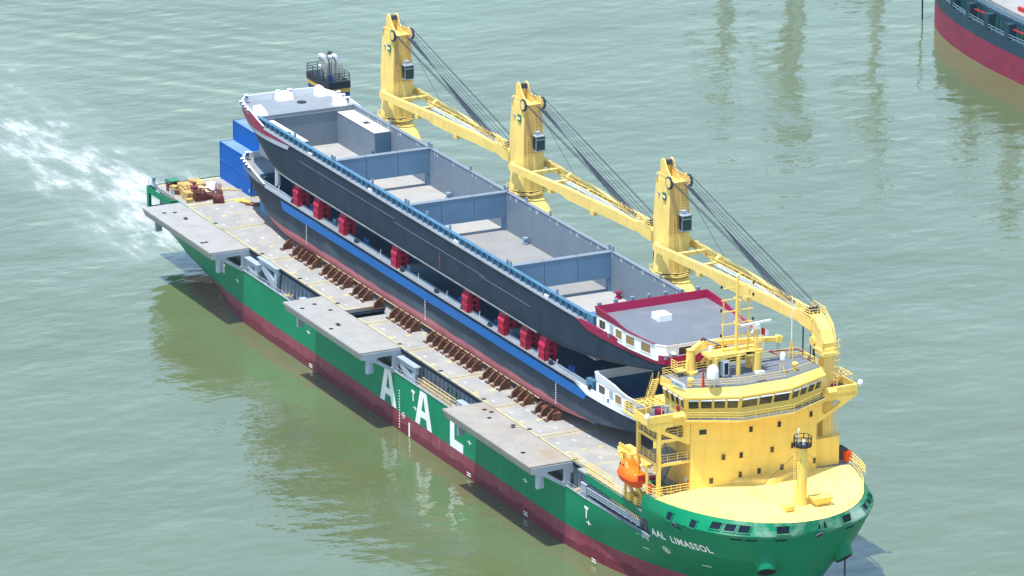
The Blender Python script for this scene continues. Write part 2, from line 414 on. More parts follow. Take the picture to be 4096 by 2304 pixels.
AX = [0, 2, 4, 7, 10, 13, 16, 18, 20, 23, 26, 29, 32, 35, 38, 42, 60, 80, 100, 120, 140]
BT = sorted(set([round(1-(1-k/46)**1.6, 5) for k in range(47)]))
def hull_rows(zs, xa, side):
    rows = []
    for j, z in enumerate(zs):
        row = []
        for x in xa:
            zz = z
            if x < 16.5: zz = zb(x)+(8.55-zb(x))*(j/(len(zs)-1))
            row.append((x, side*hb(x, zz), zz))
        row += bow_row(z, side)
        rows.append(row)
    return rows
def bow_row(z, side, xstart=140):
    xs = lv(max(z, 0))[1]
    return [(xstart+(xs-xstart)*t, side*hb(xstart+(xs-xstart)*t, z), z) for t in BT[1 if xstart == 140 else 0:]]
hm = MB()
ZL = [-2.5, -1, 0, 1, 2, 3, 4, 5, 6, 7, 7.8, 8.55]
for sd in (-1, 1):
    rows = hull_rows(ZL, AX, sd); hm.grid(rows)
    hm.grid([[(x, 0, zb(x)) for x in AX if x < 17], [(x, sd*hb(x, zb(x)), zb(x)) for x in AX if x < 17]])
    # bow above the walkway level: flare up to the knuckle, then the upper strake
    zs = [8.55, 9.3, 10.1, 10.95, 11.75, 12.6]
    hm.grid([bow_row(z, sd, 169.3) for z in zs]); hm.grid([bow_row(z, sd, 169.3) for z in (12.6, 13.1, 13.7, 14.25)])
    hm.grid([[(x, sd*hb(x, z), z) for x in (168., 168.4, 168.8, 169.3)] for z in (10.95, 12.1, 12.6, 14.25)])
    # rounded lower corner of the side opening
    hm.face([(168.7, sd*hb(168.7, 8.55), 10.95), (169.3, sd*hb(169.3, 9), 10.95), (169.3, sd*hb(169.3, 9), 10.1)])
    # upper strake over the side opening
    hm.grid([[(x, sd*hb(x, z), z) for x in (152.4, 155, 160, 164, 168)] for z in (10.95, 11.5, 12.1)])
# transom, with the stern openings above it
ys = np.linspace(-1, 1, 17)
hm.grid([[(0, hb(0, zb(0)+(8.55-zb(0))*j/6)*y, zb(0)+(8.55-zb(0))*j/6) for y in ys] for j in range(7)])
hull = hm.build('hull', 'hull_paint', ship, smooth=30)
mb = MB()
for sd in (-1, 1):
    mb.box(-.02, 9.8, sd*15.4-.06, sd*15.4+.06, 10.95, 11.95); mb.box(-.02, .75, sd*15.4-.055, sd*15.4+.055, 8.55, 10.95)
    mb.box(9.7, 9.86, min(sd*15.4, sd*14.3), max(sd*15.4, sd*14.3), 10.95, 11.95)
    mb.box(9.8, 27.4, sd*14.36-.06, sd*14.36+.06, 11.35, 11.96)
mb.box(-.08, .04, -15.4, 15.4, 10.95, 11.9)
for y in (-15.1, -9, -3, 3, 9, 15.1): mb.box(-.06, .3, y-.3, y+.3, 8.5, 10.95)
mb.build('stern_frame', 'hull_paint', ship)
# white edge of the walkway bulwark
mb = MB()
for sd in (-1, 1): mb.bar((10, sd*15.42, 8.58), (152, sd*15.42, 8.58), .16, .1); mb.bar((152, sd*15.42, 8.58), (169.2, sd*hb(169.2, 8.55), 8.58), .16, .1)
mb.build('bulwark_rail', 'steel_light', ship)
# decks
mb = MB(); mb.grid([[(x, -hb(max(x, 1), 7.8)+.12, 7.8) for x in range(1, 170, 4)], [(x, hb(max(x, 1), 7.8)-.12, 7.8) for x in range(1, 170, 4)]])
mb.build('main_deck', 'deck_grey', ship)
mb = MB()
for sd in (-1, 1): mb.box(150, 168.2, min(sd*15.3, sd*9), max(sd*15.3, sd*9), 11.75, 11.97)
mb.box(158, 170, -9.2, 9.2, 11.6, 11.8)
mb.build('boat_deck', 'deck_grey', ship)
fx = [170.2, 172, 174, 176, 178, 180, 181.5, 183, 184.2, 185.2, 185.7, 186.2, 186.6, 186.78]
mb = MB(); mb.grid([[(x, (hb(x, 14.2)-.03)*y, 14.16+.6*(1-y*y)*min(1, (186.85-x)/5)) for y in np.linspace(-1, 1, 13)] for x in fx])
foredeck = mb.build('foredeck', 'yellow_deck', ship, smooth=True)
for sd in (-1, 1):
    mb = MB(); mb.prism([(161.5, sd*9.3), (170.2, sd*9.3), (170.2, sd*(hb(170.2, 14.2)-.05)), (167.9, sd*(hb(167.9, 14.2)-.05)), (167.9, sd*13.95), (161.5, sd*13.95)], 14.0, 14.25)
    mb.build('side_deck', 'deck_grey', ship)
mb = MB()
edge = [(x, -hb(x, 14.2)+.12, 14.2) for x in fx]+[(x, hb(x, 14.2)-.12, 14.2) for x in fx[::-1]]
rail(edge, 1.0, 2, 1.5, .03, mb=mb); mb.build('railing', 'yellow_old', foredeck)
mb = MB(); pts = [(168.4, 15.1, 14.4), (170.5, 15., 14.5), (173, 14.6, 14.5), (175.5, 13.9, 14.5)]
rail(pts, 1.25, 3, 1.2, .05, mb=mb); mb.build('railing', 'yellow', foredeck)
mb = MB(); rail([(168.1, -15.1, 14.4), (170.3, -14.8, 14.45), (170.4, -9.5, 14.45)], 1.05, 3, 1.4, .045, mb=mb); mb.build('railing', 'yellow', foredeck)
mb = MB(); rail([(175.5, -3.6, 14.8), (180.5, -2.6, 14.75), (184.5, -1.8, 14.65)], 1.0, 1, 1.5, .03, mb=mb); mb.build('railing', 'yellow', foredeck)
# knuckle openings, slots and fairleads on the bow (dark recesses set into the plating, framed)
def on_bow(x, z, sd, off=.0): return Vector((x, sd*(hb(x, z)+off), z))
def bow_norm(x, z, sd):
    a = on_bow(x-.2, z, sd); b = on_bow(x+.2, z, sd); c = on_bow(x, z+.2, sd); n = (b-a).cross(c-on_bow(x, z, sd)).normalized()
    return n if n.y*sd > -.01 and (n.x > 0 or n.y*sd > 0) else -n
def find_x(y, z):
    lo, hi = 150., lv(z)[1]
    for _ in range(40):
        m_ = (lo+hi)/2
        if hb(m_, z) > abs(y): lo = m_
        else: hi = m_
    return lo
def bow_patch(y, z, wd, ht, name, matn, frame=True, skew=0.):
    sd = -1 if y < 0 else 1
    x = find_x(max(abs(y), .35), z); p = on_bow(x, z, sd); n = bow_norm(x, z, sd)
    t = Vector((0, 0, 1)).cross(n).normalized(); u = n.cross(t)
    def q(a, b, d): return p+t*(a+skew*b)+u*b+n*d
    mb = MB()
    if frame:
        o = .13; out = [(-wd/2-o, -ht/2-o), (wd/2+o, -ht/2-o), (wd/2+o, ht/2+o), (-wd/2-o, ht/2+o)]
        inn = [(-wd/2, -ht/2), (wd/2, -ht/2), (wd/2, ht/2), (-wd/2, ht/2)]
        mb.plate(out, [inn], lambda a, b, d: q(a, b, .02+d), .1)
    f_ = None
    if frame: f_ = mb.build(name, 'hull_paint', ship)
    m2 = MB(); m2.hexa([q(-wd/2, -ht/2, -.05), q(wd/2, -ht/2, -.05), q(wd/2, ht/2, -.05), q(-wd/2, ht/2, -.05)], [q(-wd/2, -ht/2, .035), q(wd/2, -ht/2, .035), q(wd/2, ht/2, .035), q(-wd/2, ht/2, .035)])
    o = m2.build('opening' if frame else name, matn, f_ or ship)
    return q
for y in (-11.3, -10.05, -8.7): bow_patch(y, 13.4, 1.45, .95, 'mooring_port', 'dark_recess', skew=.25)
bow_patch(-4.4, 13.4, 1.65, .95, 'mooring_port', 'dark_recess'); bow_patch(5.0, 13.4, 1.65, .95, 'mooring_port', 'dark_recess')
for y in (9.3, 10.7, 12.0): bow_patch(y, 13.4, 1.3, .9, 'mooring_port', 'dark_recess', skew=-.25)
for y in (.45, 1.3): bow_patch(y, 13.4, .4, .9, 'mooring_slot', 'dark_recess')
for y in (-14.45, -13.15): bow_patch(y, 13.05, .95, 1.05, 'mooring_port', 'dark_recess')
for y in (-9.6, -8.05, -4.6, 5.7): bow_patch(y, 12.0, 1.55, .22, 'slot', 'dark_recess', False)
bow_patch(-14.1, 11.9, 1.4, .18, 'slot', 'dark_recess', False)
for y, z, r in ((.5, 12.1, .55), (-14.3, 12.15, .35)):
    sd = -1 if y < 0 else 1; x = find_x(max(.3, abs(y)), z); p = on_bow(x, z, sd); n = bow_norm(x, z, sd)
    mb = MB(); t = n.orthogonal().normalized(); u = n.cross(t); pts = [p+n*.05+(t*math.cos(a)+u*math.sin(a))*r for a in np.linspace(0, 2*math.pi, 21)]
    mb.tube(pts, .1, 8); f_ = mb.build('fairlead', 'ring_steel', ship, smooth=True)
    m2 = MB(); m2.hexa([q_-n*.1 for q_ in pts[:-1]], [q_+n*.02 for q_ in pts[:-1]]); m2.build('opening', 'black', f_)
# a white fitting seen in one of the ports
# anchor bolsters, anchors and the chain
for sd in (-1, 1):
    a, b = Vector((182.2, sd*4.9, 10.3)), Vector((184.5, sd*5.75, 7.35)); d = (b-a).normalized(); t = d.orthogonal().normalized(); u = d.cross(t)
    mb = MB(); rows = []
    for s_, r in ((0, 2.5), (.35, 2.05), (.7, 1.6), (.93, 1.32), (1, 1.22)): rows.append([a+d*(b-a).length*s_+(t*math.cos(k)+u*math.sin(k))*r for k in np.linspace(0, 2*math.pi, 20, endpoint=False)])
    mb.grid(rows, True); bo = mb.build('anchor_bolster', 'hull_paint', ship, smooth=40)
    m2 = MB(); c = b; rr = [[c+d*s_+(t*math.cos(k)+u*math.sin(k))*r for k in np.linspace(0, 2*math.pi, 20, endpoint=False)] for s_, r in ((-.02, 1.2), (.1, 1.1), (.1, .8), (-.1, .7))]
    m2.grid(rr, True); m2.face(rr[-1]); m2.build('anchor', 'black', bo, smooth=True)
    m3 = MB()
    for k in range(22 if sd > 0 else 3):
        z = 7.6-.42*k; cx, cy = b.x+.1, b.y
        L = [(cx+(.11*math.cos(q) if k % 2 else 0), cy+(0 if k % 2 else .11*math.cos(q)), z+.27*math.sin(q)) for q in np.linspace(0, 2*math.pi, 9)]
        m3.tube(L, .055, 5)
    m3.build('anchor_chain', 'black', bo)
# lettering on the side
def side_poly(outer, holes, name, off=.02, t=.02, m_='white_mark', lab=None):
    mb = MB(); mb.plate(outer, holes, lambda a, b, d: (a, -B-off-d, b), t); o = mb.build(name, m_, ship)
    if lab: o['label'] = lab
    return o
for x in (87.7, 99.55):
    s_ = lambda pts: [(x+a, b) for a, b in pts]
    side_poly(s_([(0, 3.03), (1.5, 3.03), (1.85, 4.3), (3.65, 4.3), (4.0, 3.03), (5.5, 3.03), (3.75, 8.2), (1.68, 8.2)]), [s_([(2.1, 5.3), (3.4, 5.3), (2.75, 7.6)])], 'hull_letter', lab='white letter A painted on the green side')
side_poly([(111., 3.03), (115.2, 3.03), (115.2, 4.34), (112.4, 4.34), (112.4, 8.2), (111., 8.2)], [], 'hull_letter', lab='white letter L painted on the green side')
for x in (30.8, 98.9, 152.8): side_poly([(x-.55, 7.15), (x-.15, 7.15), (x-.15, 5.9), (x+.15, 5.9), (x+.15, 7.15), (x+.55, 7.15), (x+.55, 7.5), (x-.55, 7.5)], [], 'tug_mark')
for x, z in ((36, 6.2), (62.5, 5.6), (84.5, 6.1), (99.6, 5.0), (117.2, 5.35), (134.6, 5.35), (153.5, 5.4)):
    side_poly([(x-.7, z-.04), (x-.1, z-.04), (x-.1, z-.3), (x+.1, z-.3), (x+.1, z-.04), (x+.7, z-.04), (x+.7, z+.06), (x+.1, z+.06), (x+.1, z+.3), (x-.1, z+.3), (x-.1, z+.06), (x-.7, z+.06)], [], 'frame_mark')
for x in (63.2, 117, 134.7, 155.): 
    for dz in (.1, .45): side_poly([(x-.6, .25+dz), (x+.6, .25+dz), (x+.6, .4+dz), (x-.6, .4+dz)], [], 'loading_mark')
mb = MB()
for k in range(14):
    z = .5+k*.42; mb.box(94.1, 94.4, -B-.04, -B-.02, z, z+.2)
mb.build('draught_marks', 'white_mark', ship)
side_poly([(97.3, .1), (97.75, .1), (97.75, 2.2), (97.3, 2.2)], [], 'gauge_mark')
side_poly([(95.6+.45*math.cos(a), 2.75+.45*math.sin(a)) for a in np.linspace(0, 2*math.pi, 20, endpoint=False)], [[(95.6+.36*math.cos(a), 2.75+.36*math.sin(a)) for a in np.linspace(0, 2*math.pi, 20, endpoint=False)]], 'load_line_mark')
side_poly([(94.9, 2.7), (96.3, 2.7), (96.3, 2.8), (94.9, 2.8)], [], 'load_line_mark', .045)
def on_side(x, z, off=.03): 
    n = bow_norm(x, z, -1); p = on_bow(x, z, -1); return p+n*off
def wrap(x0, z0, slope=0.):
    # x along the hull by arc length
    xs_, ds = [x0], [0.]
    while xs_[-1] < 186: 
        a = Vector((xs_[-1], hb(xs_[-1], z0), 0)); b = Vector((xs_[-1]+.05, hb(xs_[-1]+.05, z0), 0)); xs_.append(xs_[-1]+.05); ds.append(ds[-1]+(b-a).length)
    return lambda a, b: on_side(float(np.interp(a, ds, xs_)), z0+b+slope*a, .09)
wf = wrap(170.0, 9.2)
for word, off in (('AAL', 0.), ('LIMASSOL', 3.75)):
    text_mesh(word, 1.36, (lambda o_: (lambda a, b: wf((a+o_)*1.0, b)))(off), .045, 1.16).build('ship_name', 'white_mark', ship)['label'] = 'white word '+word+' of the ship name on the green bow'
for x, z in ((166.5, 5.9), (176.5, 6.2)):
    mb = MB(); mb.hexa([on_side(x-.6, z-.05), on_side(x+.6, z-.05), on_side(x+.6, z+.06), on_side(x-.6, z+.06)], [on_side(x-.6, z-.05, .06), on_side(x+.6, z-.05, .06), on_side(x+.6, z+.06, .06), on_side(x-.6, z+.06, .06)]); mb.build('frame_mark', 'white_mark', ship)
mb = MB(); mb.tube([on_side(171.3+.5*math.cos(a), 7.2+.5*math.sin(a), .03) for a in np.linspace(0, 2*math.pi, 19)], .05, 5); mb.tube([on_side(171.0, 6.9), on_side(171.6, 7.5)], .05, 5); mb.tube([on_side(171.0, 7.5), on_side(171.6, 6.9)], .05, 5)
mb.build('thruster_mark', 'white_mark', ship)

# hatch covers: one panel per bay, yellow joint lines, lashing pads
HT = 11.9
SE = [.3, 13.7, 27.7, 45.6, 59.4, 73.3, 80.5, 94.5, 108.4, 122.5, 136.3, 150.0, 161.]
pad = Proto('lashing_pad', MB().lathe((0, 0, 0), [(.4, 0), (.38, .05), (.2, .055)], 12), 'joint_yellow')
wpad = Proto('painted_mark', MB().box(-.34, .34, -.18, .18, 0, .012), 'worn_mark')
spad = Proto('socket_lid', MB().box(-.3, .3, -.3, .3, 0, .03), 'dark_recess')
PX = {1: 21, 2: 39, 3: 53, 4: 66.6, 6: 88.1, 7: 101.7, 8: 115.5, 9: 129.7, 10: 143.5}
hc_list = []
for i in range(len(SE)-1):
    x0, x1 = SE[i]+.06, SE[i+1]-.06
    y0, y1 = (-14.27, 9.2)
    if i == 0: y0 = -14.25
    mb = MB()
    if i == 5:   # a gap is left open at the outer end of this bay
        mb.prism([(x0+4.0, y0), (x1, y0), (x1, y1), (x0, y1), (x0, -7.6), (x0+3.0, -9.4), (x0+4.0, -9.4)], HT-.55, HT); 
    else: mb.box(x0, x1, y0, y1, HT-.55, HT)
    hc = mb.build('hatch_cover', 'deck_grey', ship); hc_list.append(hc)
    ml = MB()
    if i not in (0, 11):
        for xx in ((x0+.1, x0+.55, x1-.7, x1-.25) if i != 5 else (x1-.7, x1-.25)): ml.box(xx, xx+.15, y0+.25, y1-.2, HT+.004, HT+.012)
        ml.box((x0+.4) if i != 5 else x0+4.2, x1-.6, y0+.02, y0+.3, HT+.005, HT+.013); ml.build('joint_lines', 'joint_yellow', hc)
    if i == 0:
        ml.box(.6, 1.1, -14, 8, HT+.004, HT+.012); ml.box(12.9, 13.4, -14, 8, HT+.004, HT+.012); ml.build('joint_lines', 'joint_yellow', hc)
    if i in PX:
        for k, y in enumerate((-13.5, -11.0, -8.45, -5.8)):
            if k == 3 and i > 1: continue
            at(hc, pad, (PX[i]+random.uniform(-.1, .1), y, HT))
            if k < 3:
                for dx in (-4.2, 4.1): 
                    if x0 < PX[i]+dx+.6 < x1: at(hc, wpad, (PX[i]+dx+random.uniform(-.4, .4), y+.5, HT+.003), .1)
            at(hc, spad, (PX[i]+3.0, y-.35, HT)) if k == 0 else None
# coaming below the covers
mb = MB(); mb.box(10, 152, -13.45, -13.3, 7.8, 10.95); mb.box(0.4, 10, -13.45, -13.3, 7.8, 11.3); mb.box(10, 152, 9, 9.2, 7.8, 11.3); mb.box(10, 73.0, -13.2, 9, 10.9, 11.1); mb.box(78, 161, -13.2, 9, 10.9, 11.1)
coaming = mb.build('hatch_coaming', 'steel_blue_grey', ship)
mb = MB(); mb.box(10, 152, -13.95, -13.3, 10.95, 11.12); mb.build('coaming_flange', 'steel_light', ship)
MB().box(27.5, 150, -14.44, -14.29, 11.3, 11.7).build('gap_shade_strip', 'dark_recess', ship)  # dark strip added as painted shade in the gap beside the hatch edge
rib = Proto('stiffener', MB().hexa([(-.06, -14.15, 7.8), (.06, -14.15, 7.8), (.06, -13.44, 7.8), (-.06, -13.44, 7.8)], [(-.06, -13.9, 10.95), (.06, -13.9, 10.95), (.06, -13.44, 10.95), (-.06, -13.44, 10.95)]), 'steel_light')
for a, b in ((39, 66), (93, 121), (146.5, 168)):
    x = a
    while x < b: at(coaming, rib, (x, 0, 0)); x += 1.35
# side platforms hung outboard of the hatch covers
PLX = [(11.2, 38.3), (65.5, 92.6), (119.7, 146.7)]
for k, (x0, x1) in enumerate(PLX):
    mb = MB(); mb.hexa([(x0+.5, -20.5, 10.75), (x1, -20.5, 10.75), (x1, -14.45, 11.3), (x0+.5, -14.45, 11.3)], [(x0+.02, -20.78, 11.72), (x1, -20.78, 11.72), (x1, -14.45, 11.72), (x0+.02, -14.45, 11.72)])
    mb.box(x0, x1+.02, -20.8, -14.42, 11.72, 11.93)
    p = mb.build('side_platform', ['platform_grey', 'platform_grey', 'platform_rusty'][k], ship)
    p['label'] = ['aftmost grey side platform on the green hull', 'middle grey side platform above the white letters', 'forward side platform with tan rust stains'][k]
    for t in (0,):
        xx = x1-.28
        mf = MB(); mf.plate([(-20.55, 11.7), (-14.3, 11.7), (-14.3, 10.35), (-14.75, 10.25), (-14.8, 8.35), (-15.6, 8.35), (-16.3, 8.8), (-18.6, 10.25), (-20.55, 10.9)],
            [[(-18.3, 10.62), (-18.1, 10.9), (-15.95, 11.0), (-15.7, 10.85), (-15.7, 9.25), (-15.95, 9.15)]], lambda a, b, d: (xx+d, a, b), .42)
        mf.build('end_frame', 'steel_light', p)
        mf = MB(); mf.plate([(-20.3, 11.5), (-14.6, 11.5), (-14.8, 8.6), (-15.6, 8.6), (-20.3, 10.9)], [[(-18.3, 10.7), (-15.9, 10.9), (-15.9, 9.6)]], lambda a, b, d: (x0+3+d, a, b), .3)
        mf.build('end_frame', 'steel_blue_grey', p)
    for xx in (x0+2.6, x1-.35):
        mf = MB(); mf.box(xx-.12, xx+.5, -19.75, -19.2, 8.7, 10.95); mf.box(xx-.02, xx+.4, -19.15, -18.75, 8.7, 10.95); mf.build('leg', 'steel_light', p)
    mf = MB()
    for yy in (-18.6, -16.5): mf.box(x0+.5, x1-.5, yy-.02, yy+.02, 11.93, 11.934)
    for j in range(5): mf.box(x0+2+j*5.3, x0+2.03+j*5.3, -20.6, -14.6, 11.93, 11.936)
    mf.build('plate_seams', 'platform_rusty', p)
    for j in range(6): at(p, spad, (x0+3+random.random()*21, -15+random.random()*-5, 11.925), random.random())
# equipment stowed along the starboard walkway
def frame_piece(x0, x1, z0, z1, y, holes=True):
    mb = MB(); L = x1-x0; H = z1-z0
    out = [(x0, z1), (x1, z1), (x1, z1-.9), (x1-.3, z1-1.0), (x1-.7, z0), (x1-1.9, z0), (x0+.6, z1-1.3), (x0, z1-.8)]
    inn = [(x0+.32*L, z1-.75), (x1-1.4, z1-.75), (x1-1.55, z1-.62*H)]
    mb.plate(out, [inn], lambda a, b, d: (a, y+d, b), .45)
    mb.box(x0-.1, x1+.05, y-.25, y+.75, z1, z1+.16)
    return mb.build('support_frame', 'steel_light', ship)
frame_piece(38.9, 43.6, 8.1, 10.6, -15.2); frame_piece(42.6, 49.8, 8.1, 11.6, -14.7); frame_piece(93.4, 99.3, 8.0, 10.8, -15.1)
def gangway(x0, x1, z, y0, y1, m_, name='gangway'):
    mb = MB()
    for y in (y0, y1):
        for dz in (0, .55, 1.0): mb.bar((x0, y, z+dz), (x1, y, z+dz), .09, .13)
        n = int((x1-x0)/1.1)
        for i in range(n+1): x = x0+(x1-x0)*i/n; mb.bar((x, y, z), (x, y, z+1.0), .06)
    n = int((x1-x0)/.45)
    for i in range(n+1): x = x0+(x1-x0)*i/n; mb.box(x-.13, x+.13, min(y0, y1), max(y0, y1), z, z+.05)
    return mb.build(name, m_, ship)
gangway(100.4, 111.2, 8.75, -15.35, -14.6, 'timber_pale')
mb = MB()
for dy, dz in ((0, .9), (.05, .55), (.1, .2), (.6, .9), (.65, .5)): mb.bar((153, -15.45+dy, 9.3+dz), (167.4, -15.2+dy, 9.45+dz), .12, .2)
for i in range(9): x = 153.4+i*1.7; mb.bar((x, -15.4, 9.5), (x, -14.8, 9.5), .1)
mb.build('gangway', 'steel_light', ship)
mb = MB(); 
for i in range(16): mb.box(160+i*.5, 160.22+i*.5, -15.5, -15.46, 10.75-.01*i, 10.95)
mb.build('gangway_steps', 'timber', ship)
for x0, x1, z0, z1, y, m_ in ((58.2, 60.2, 7.8, 9.6, -15.0, 'steel_light'), (112.2, 114.6, 7.8, 9.9, -15.0, 'steel_light'), (150.7, 152.2, 7.8, 10.2, -15.2, 'steel_light')):
    mb = MB().box(x0, x1, y, y+1.2, z0, z1); mb.box(x0-.06, x1+.06, y-.06, y+1.26, z1, z1+.1); mb.box(x0+.3, x0+.9, y-.03, y, z0+.2, z1-.25); mb.build('deck_locker', m_, ship)
for a, b in ((38.6, 64.8), (93.0, 119), (147, 152)): rail([(a, -15.32, 8.4), (b, -15.32, 8.4)], .8, 2, 1.6, .035).build('railing', 'steel_light', ship)
rail([(153, -15.3, 7.8), (169, -14.7, 7.8)], 1.0, 3, 1.5, .04).build('railing', 'steel_light', ship)
def winch(x, y, z, m_, s_=1., name='winch', rz=0):
    mb = MB(); mb.lathe((x, y-.6*s_, z+.55*s_), [(.5*s_, 0), (.5*s_, .08), (.3*s_, .09), (.3*s_, 1.1*s_), (.5*s_, 1.11*s_), (.5*s_, 1.2*s_)], 14, 'y')
    mb.box(x-.6*s_, x+.6*s_, y-.8*s_, y-.66*s_, z, z+.5*s_); mb.box(x-.6*s_, x+.6*s_, y+.66*s_, y+.8*s_, z, z+.5*s_); mb.box(x+.3*s_, x+.9*s_, y+.8*s_, y+1.2*s_, z+.1, z+.8*s_)
    return mb.build(name, m_, ship, smooth=True)
for x, m_ in ((52.5, 'timber'), (54.5, 'black'), (56.3, 'timber'), (99.9, 'red_paint'), (148.3, 'timber_pale'), (149.5, 'timber')): winch(x, -14.6, 7.82, m_, .8)
for x in (98.8, 103.2, 106.5, 109.3): 
    mb = MB().lathe((x, -13.55, 9.6), [(.4, -.12), (.4, .12)], 12, 'y'); mb.build('hose_reel', 'winch_green' if x != 103.2 else 'red_paint', ship)
mb = MB(); mb.box(106.9, 107.9, -13.52, -13.46, 9.0, 10.2); mb.build('notice_board', 'white', ship)
# stern mooring deck seen through the side opening
winch(3.2, -13.6, 7.82, 'timber', 1.4); winch(6.0, -13.4, 7.82, 'yellow_old', 1.3)
mb = MB(); mb.box(.35, 9.7, -13.3, -13.2, 7.8, 10.95); mb.build('mooring_bulkhead', 'timber_pale', ship)
mb = MB(); rail([(.2, -15.2, 11.95), (9.6, -15.2, 11.95)], 1.1, 3, 1.3, .03, mb=mb); rail([(.15, -15.2, 11.95), (.15, 15.2, 11.95)], 1.1, 3, 2.2, .025, mb=mb); mb.build('railing', 'steel_light', ship)
for x, m_ in ((7.4, 'rack_red'), (9.2, 'steel_blue_grey')):
    mb = MB(); mb.box(x-.5, x+.5, -14.95, -14.85, 12.9, 13.7); mb.tube([(x-.45, -14.9, 11.95), (x-.45, -14.9, 12.9)], .05, 5); mb.tube([(x+.45, -14.9, 11.95), (x+.45, -14.9, 12.9)], .05, 5); mb.build('sign_board', m_, ship)
mb = MB(); mb.lathe((.9, -14.6, 11.95), [(.4, 0), (.4, .3), (.25, .35), (.25, 1.2), (.35, 1.25), (.35, 1.5)], 10); mb.box(.5, 1.3, -14.9, -14.3, 11.95, 12.2); mb.build('stern_light_post', 'steel_blue_grey', ship)
# funnel on the port quarter
fu = MB(); X0, X1, Y0, Y1 = 5.4, 13.8, 10.2, 13.8
fu.box(X0+.7, X1-.05, Y0+.05, Y1-.05, 11.9, 25.9); funnel = fu.build('funnel', 'funnel_blue', ship)
fu = MB(); fu.hexa([(X0+.6, Y0, 25.9), (X1, Y0, 25.9), (X1, Y1, 25.9), (X0+.6, Y1, 25.9)], [(X0+.3, Y0, 27.2), (X1, Y0, 27.2), (X1, Y1, 27.2), (X0+.3, Y1, 27.2)]); fu.build('funnel_band', 'funnel_blue', funnel)
fu = MB(); fu.box(X0-.05, X1+.05, Y0-.05, Y1+.05, 27.2, 27.85); fu.build('funnel_band', 'funnel_yellow', funnel)
fu = MB(); fu.box(X0-.1, X1+.1, Y0-.1, Y1+.1, 27.85, 28.95); rail([(X0, Y0, 28.95), (X0, Y1, 28.95), (X1, Y1, 28.95), (X1, Y0, 28.95)], 1.3, 3, 2.0, .05, closed=True, mb=fu); fu.build('funnel_top', 'funnel_black', funnel)
fu = MB(); fu.box(X0+.6, X0+3.4, Y0-.12, Y0-.05, 24.9, 26.5); fu.build('funnel_band', 'red_paint', funnel)
for x, y, r, h, m_ in ((10.2, 11.6, .6, 3.3, 'galvanised'), (11.4, 12.2, .42, 4.0, 'black'), (12.0, 12.0, .42, 3.6, 'galvanised'), (12.9, 12.4, .5, 3.9, 'galvanised'), (9.0, 11.2, .26, 1.6, 'galvanised')):
    mb = MB(); mb.tube([(x, y, 28.9), (x, y, 28.9+h*.7), (x-.1*r, y-.1*r, 28.9+h*.82), (x-.5*r, y-.4*r, 28.9+h*.93), (x-1.1*r, y-.9*r, 28.9+h), (x-1.8*r, y-1.4*r, 28.9+h*1.0)], r, 12); mb.build('exhaust_pipe', m_, funnel, smooth=50)
mb = MB(); mb.box(13.0, 13.6, 10.4, 11.0, 28.95, 30.1); mb.build('funnel_locker', 'funnel_blue', funnel)

# ------------------------------------------------------------------ bridge house
hs = [(170.3, -9.3), (171.3, -3.7), (171.3, 3.7), (170.3, 9.4)]
mb = MB(); mb.prism(hs+[(160, 9.4), (160, -9.3)], 11.8, 24.3)
house = mb.build('superstructure', 'yellow', ship)
mb = MB(); mb.prism([(169.5, 9.4), (169.4, 13.4), (168.6, 13.9), (161.5, 13.9), (161.5, 9.4)], 14.3, 18.2); mb.build('side_house', 'yellow', house)
mb = MB(); mb.hexa([(171.2, -4.0, 14.55), (173.9, .9, 14.65), (173.9, 1.5, 14.65), (171.0, 6.9, 14.55), (170.9, 3.7, 14.55), (170.9, -3.7, 14.55)], [(171.3, -3.9, 15.2), (173.8, .9, 15.5), (173.8, 1.5, 15.5), (171.15, 6.8, 15.2), (170.9, 3.7, 15.45), (170.9, -3.7, 15.45)]); mb.build('base_ledge', 'yellow_old', house)
def wallx(y):
    return float(np.interp(y, [-9.3, -3.7, 3.7, 9.4], [170.3, 171.3, 171.3, 170.3]))
def wall_ang(y): return math.atan2(1, 5.6)*(-1 if y < -3.7 else 1 if y > 3.7 else 0)
def win_proto(wd, ht, name='window'):
    mb = MB(); o = .09
    mb.plate([(-wd/2-o, -ht/2-o), (wd/2+o, -ht/2-o), (wd/2+o, ht/2+o), (-wd/2-o, ht/2+o)], [[(-wd/2, -ht/2), (wd/2, -ht/2), (wd/2, ht/2), (-wd/2, ht/2)]], lambda a, b, d: (d-.03, a, b), .11)
    mb.cur = 1; mb.box(-.02, .02, -wd/2, wd/2, -ht/2, ht/2); return Proto(name, mb, ['yellow', 'window_glass'])
wS, wW = win_proto(.55, .8), win_proto(1.0, .7)
for y, z, pw in ((-7.7, 22.3, wW), (-1.0, 21.9, wS), (3.2, 21.95, wS), (8.4, 22.3, wS), (-4.9, 18.6, wS), (-2.4, 18.55, wS), (2.2, 18.6, wS), (5.4, 18.6, wS), (9.1, 15.7, wS), (-6.5, 15.5, wS), (-2.5, 15.9, wS), (.3, 15.95, wS), (3.7, 15.95, wS)):
    at(house, pw, (wallx(y), y, z), wall_ang(y))
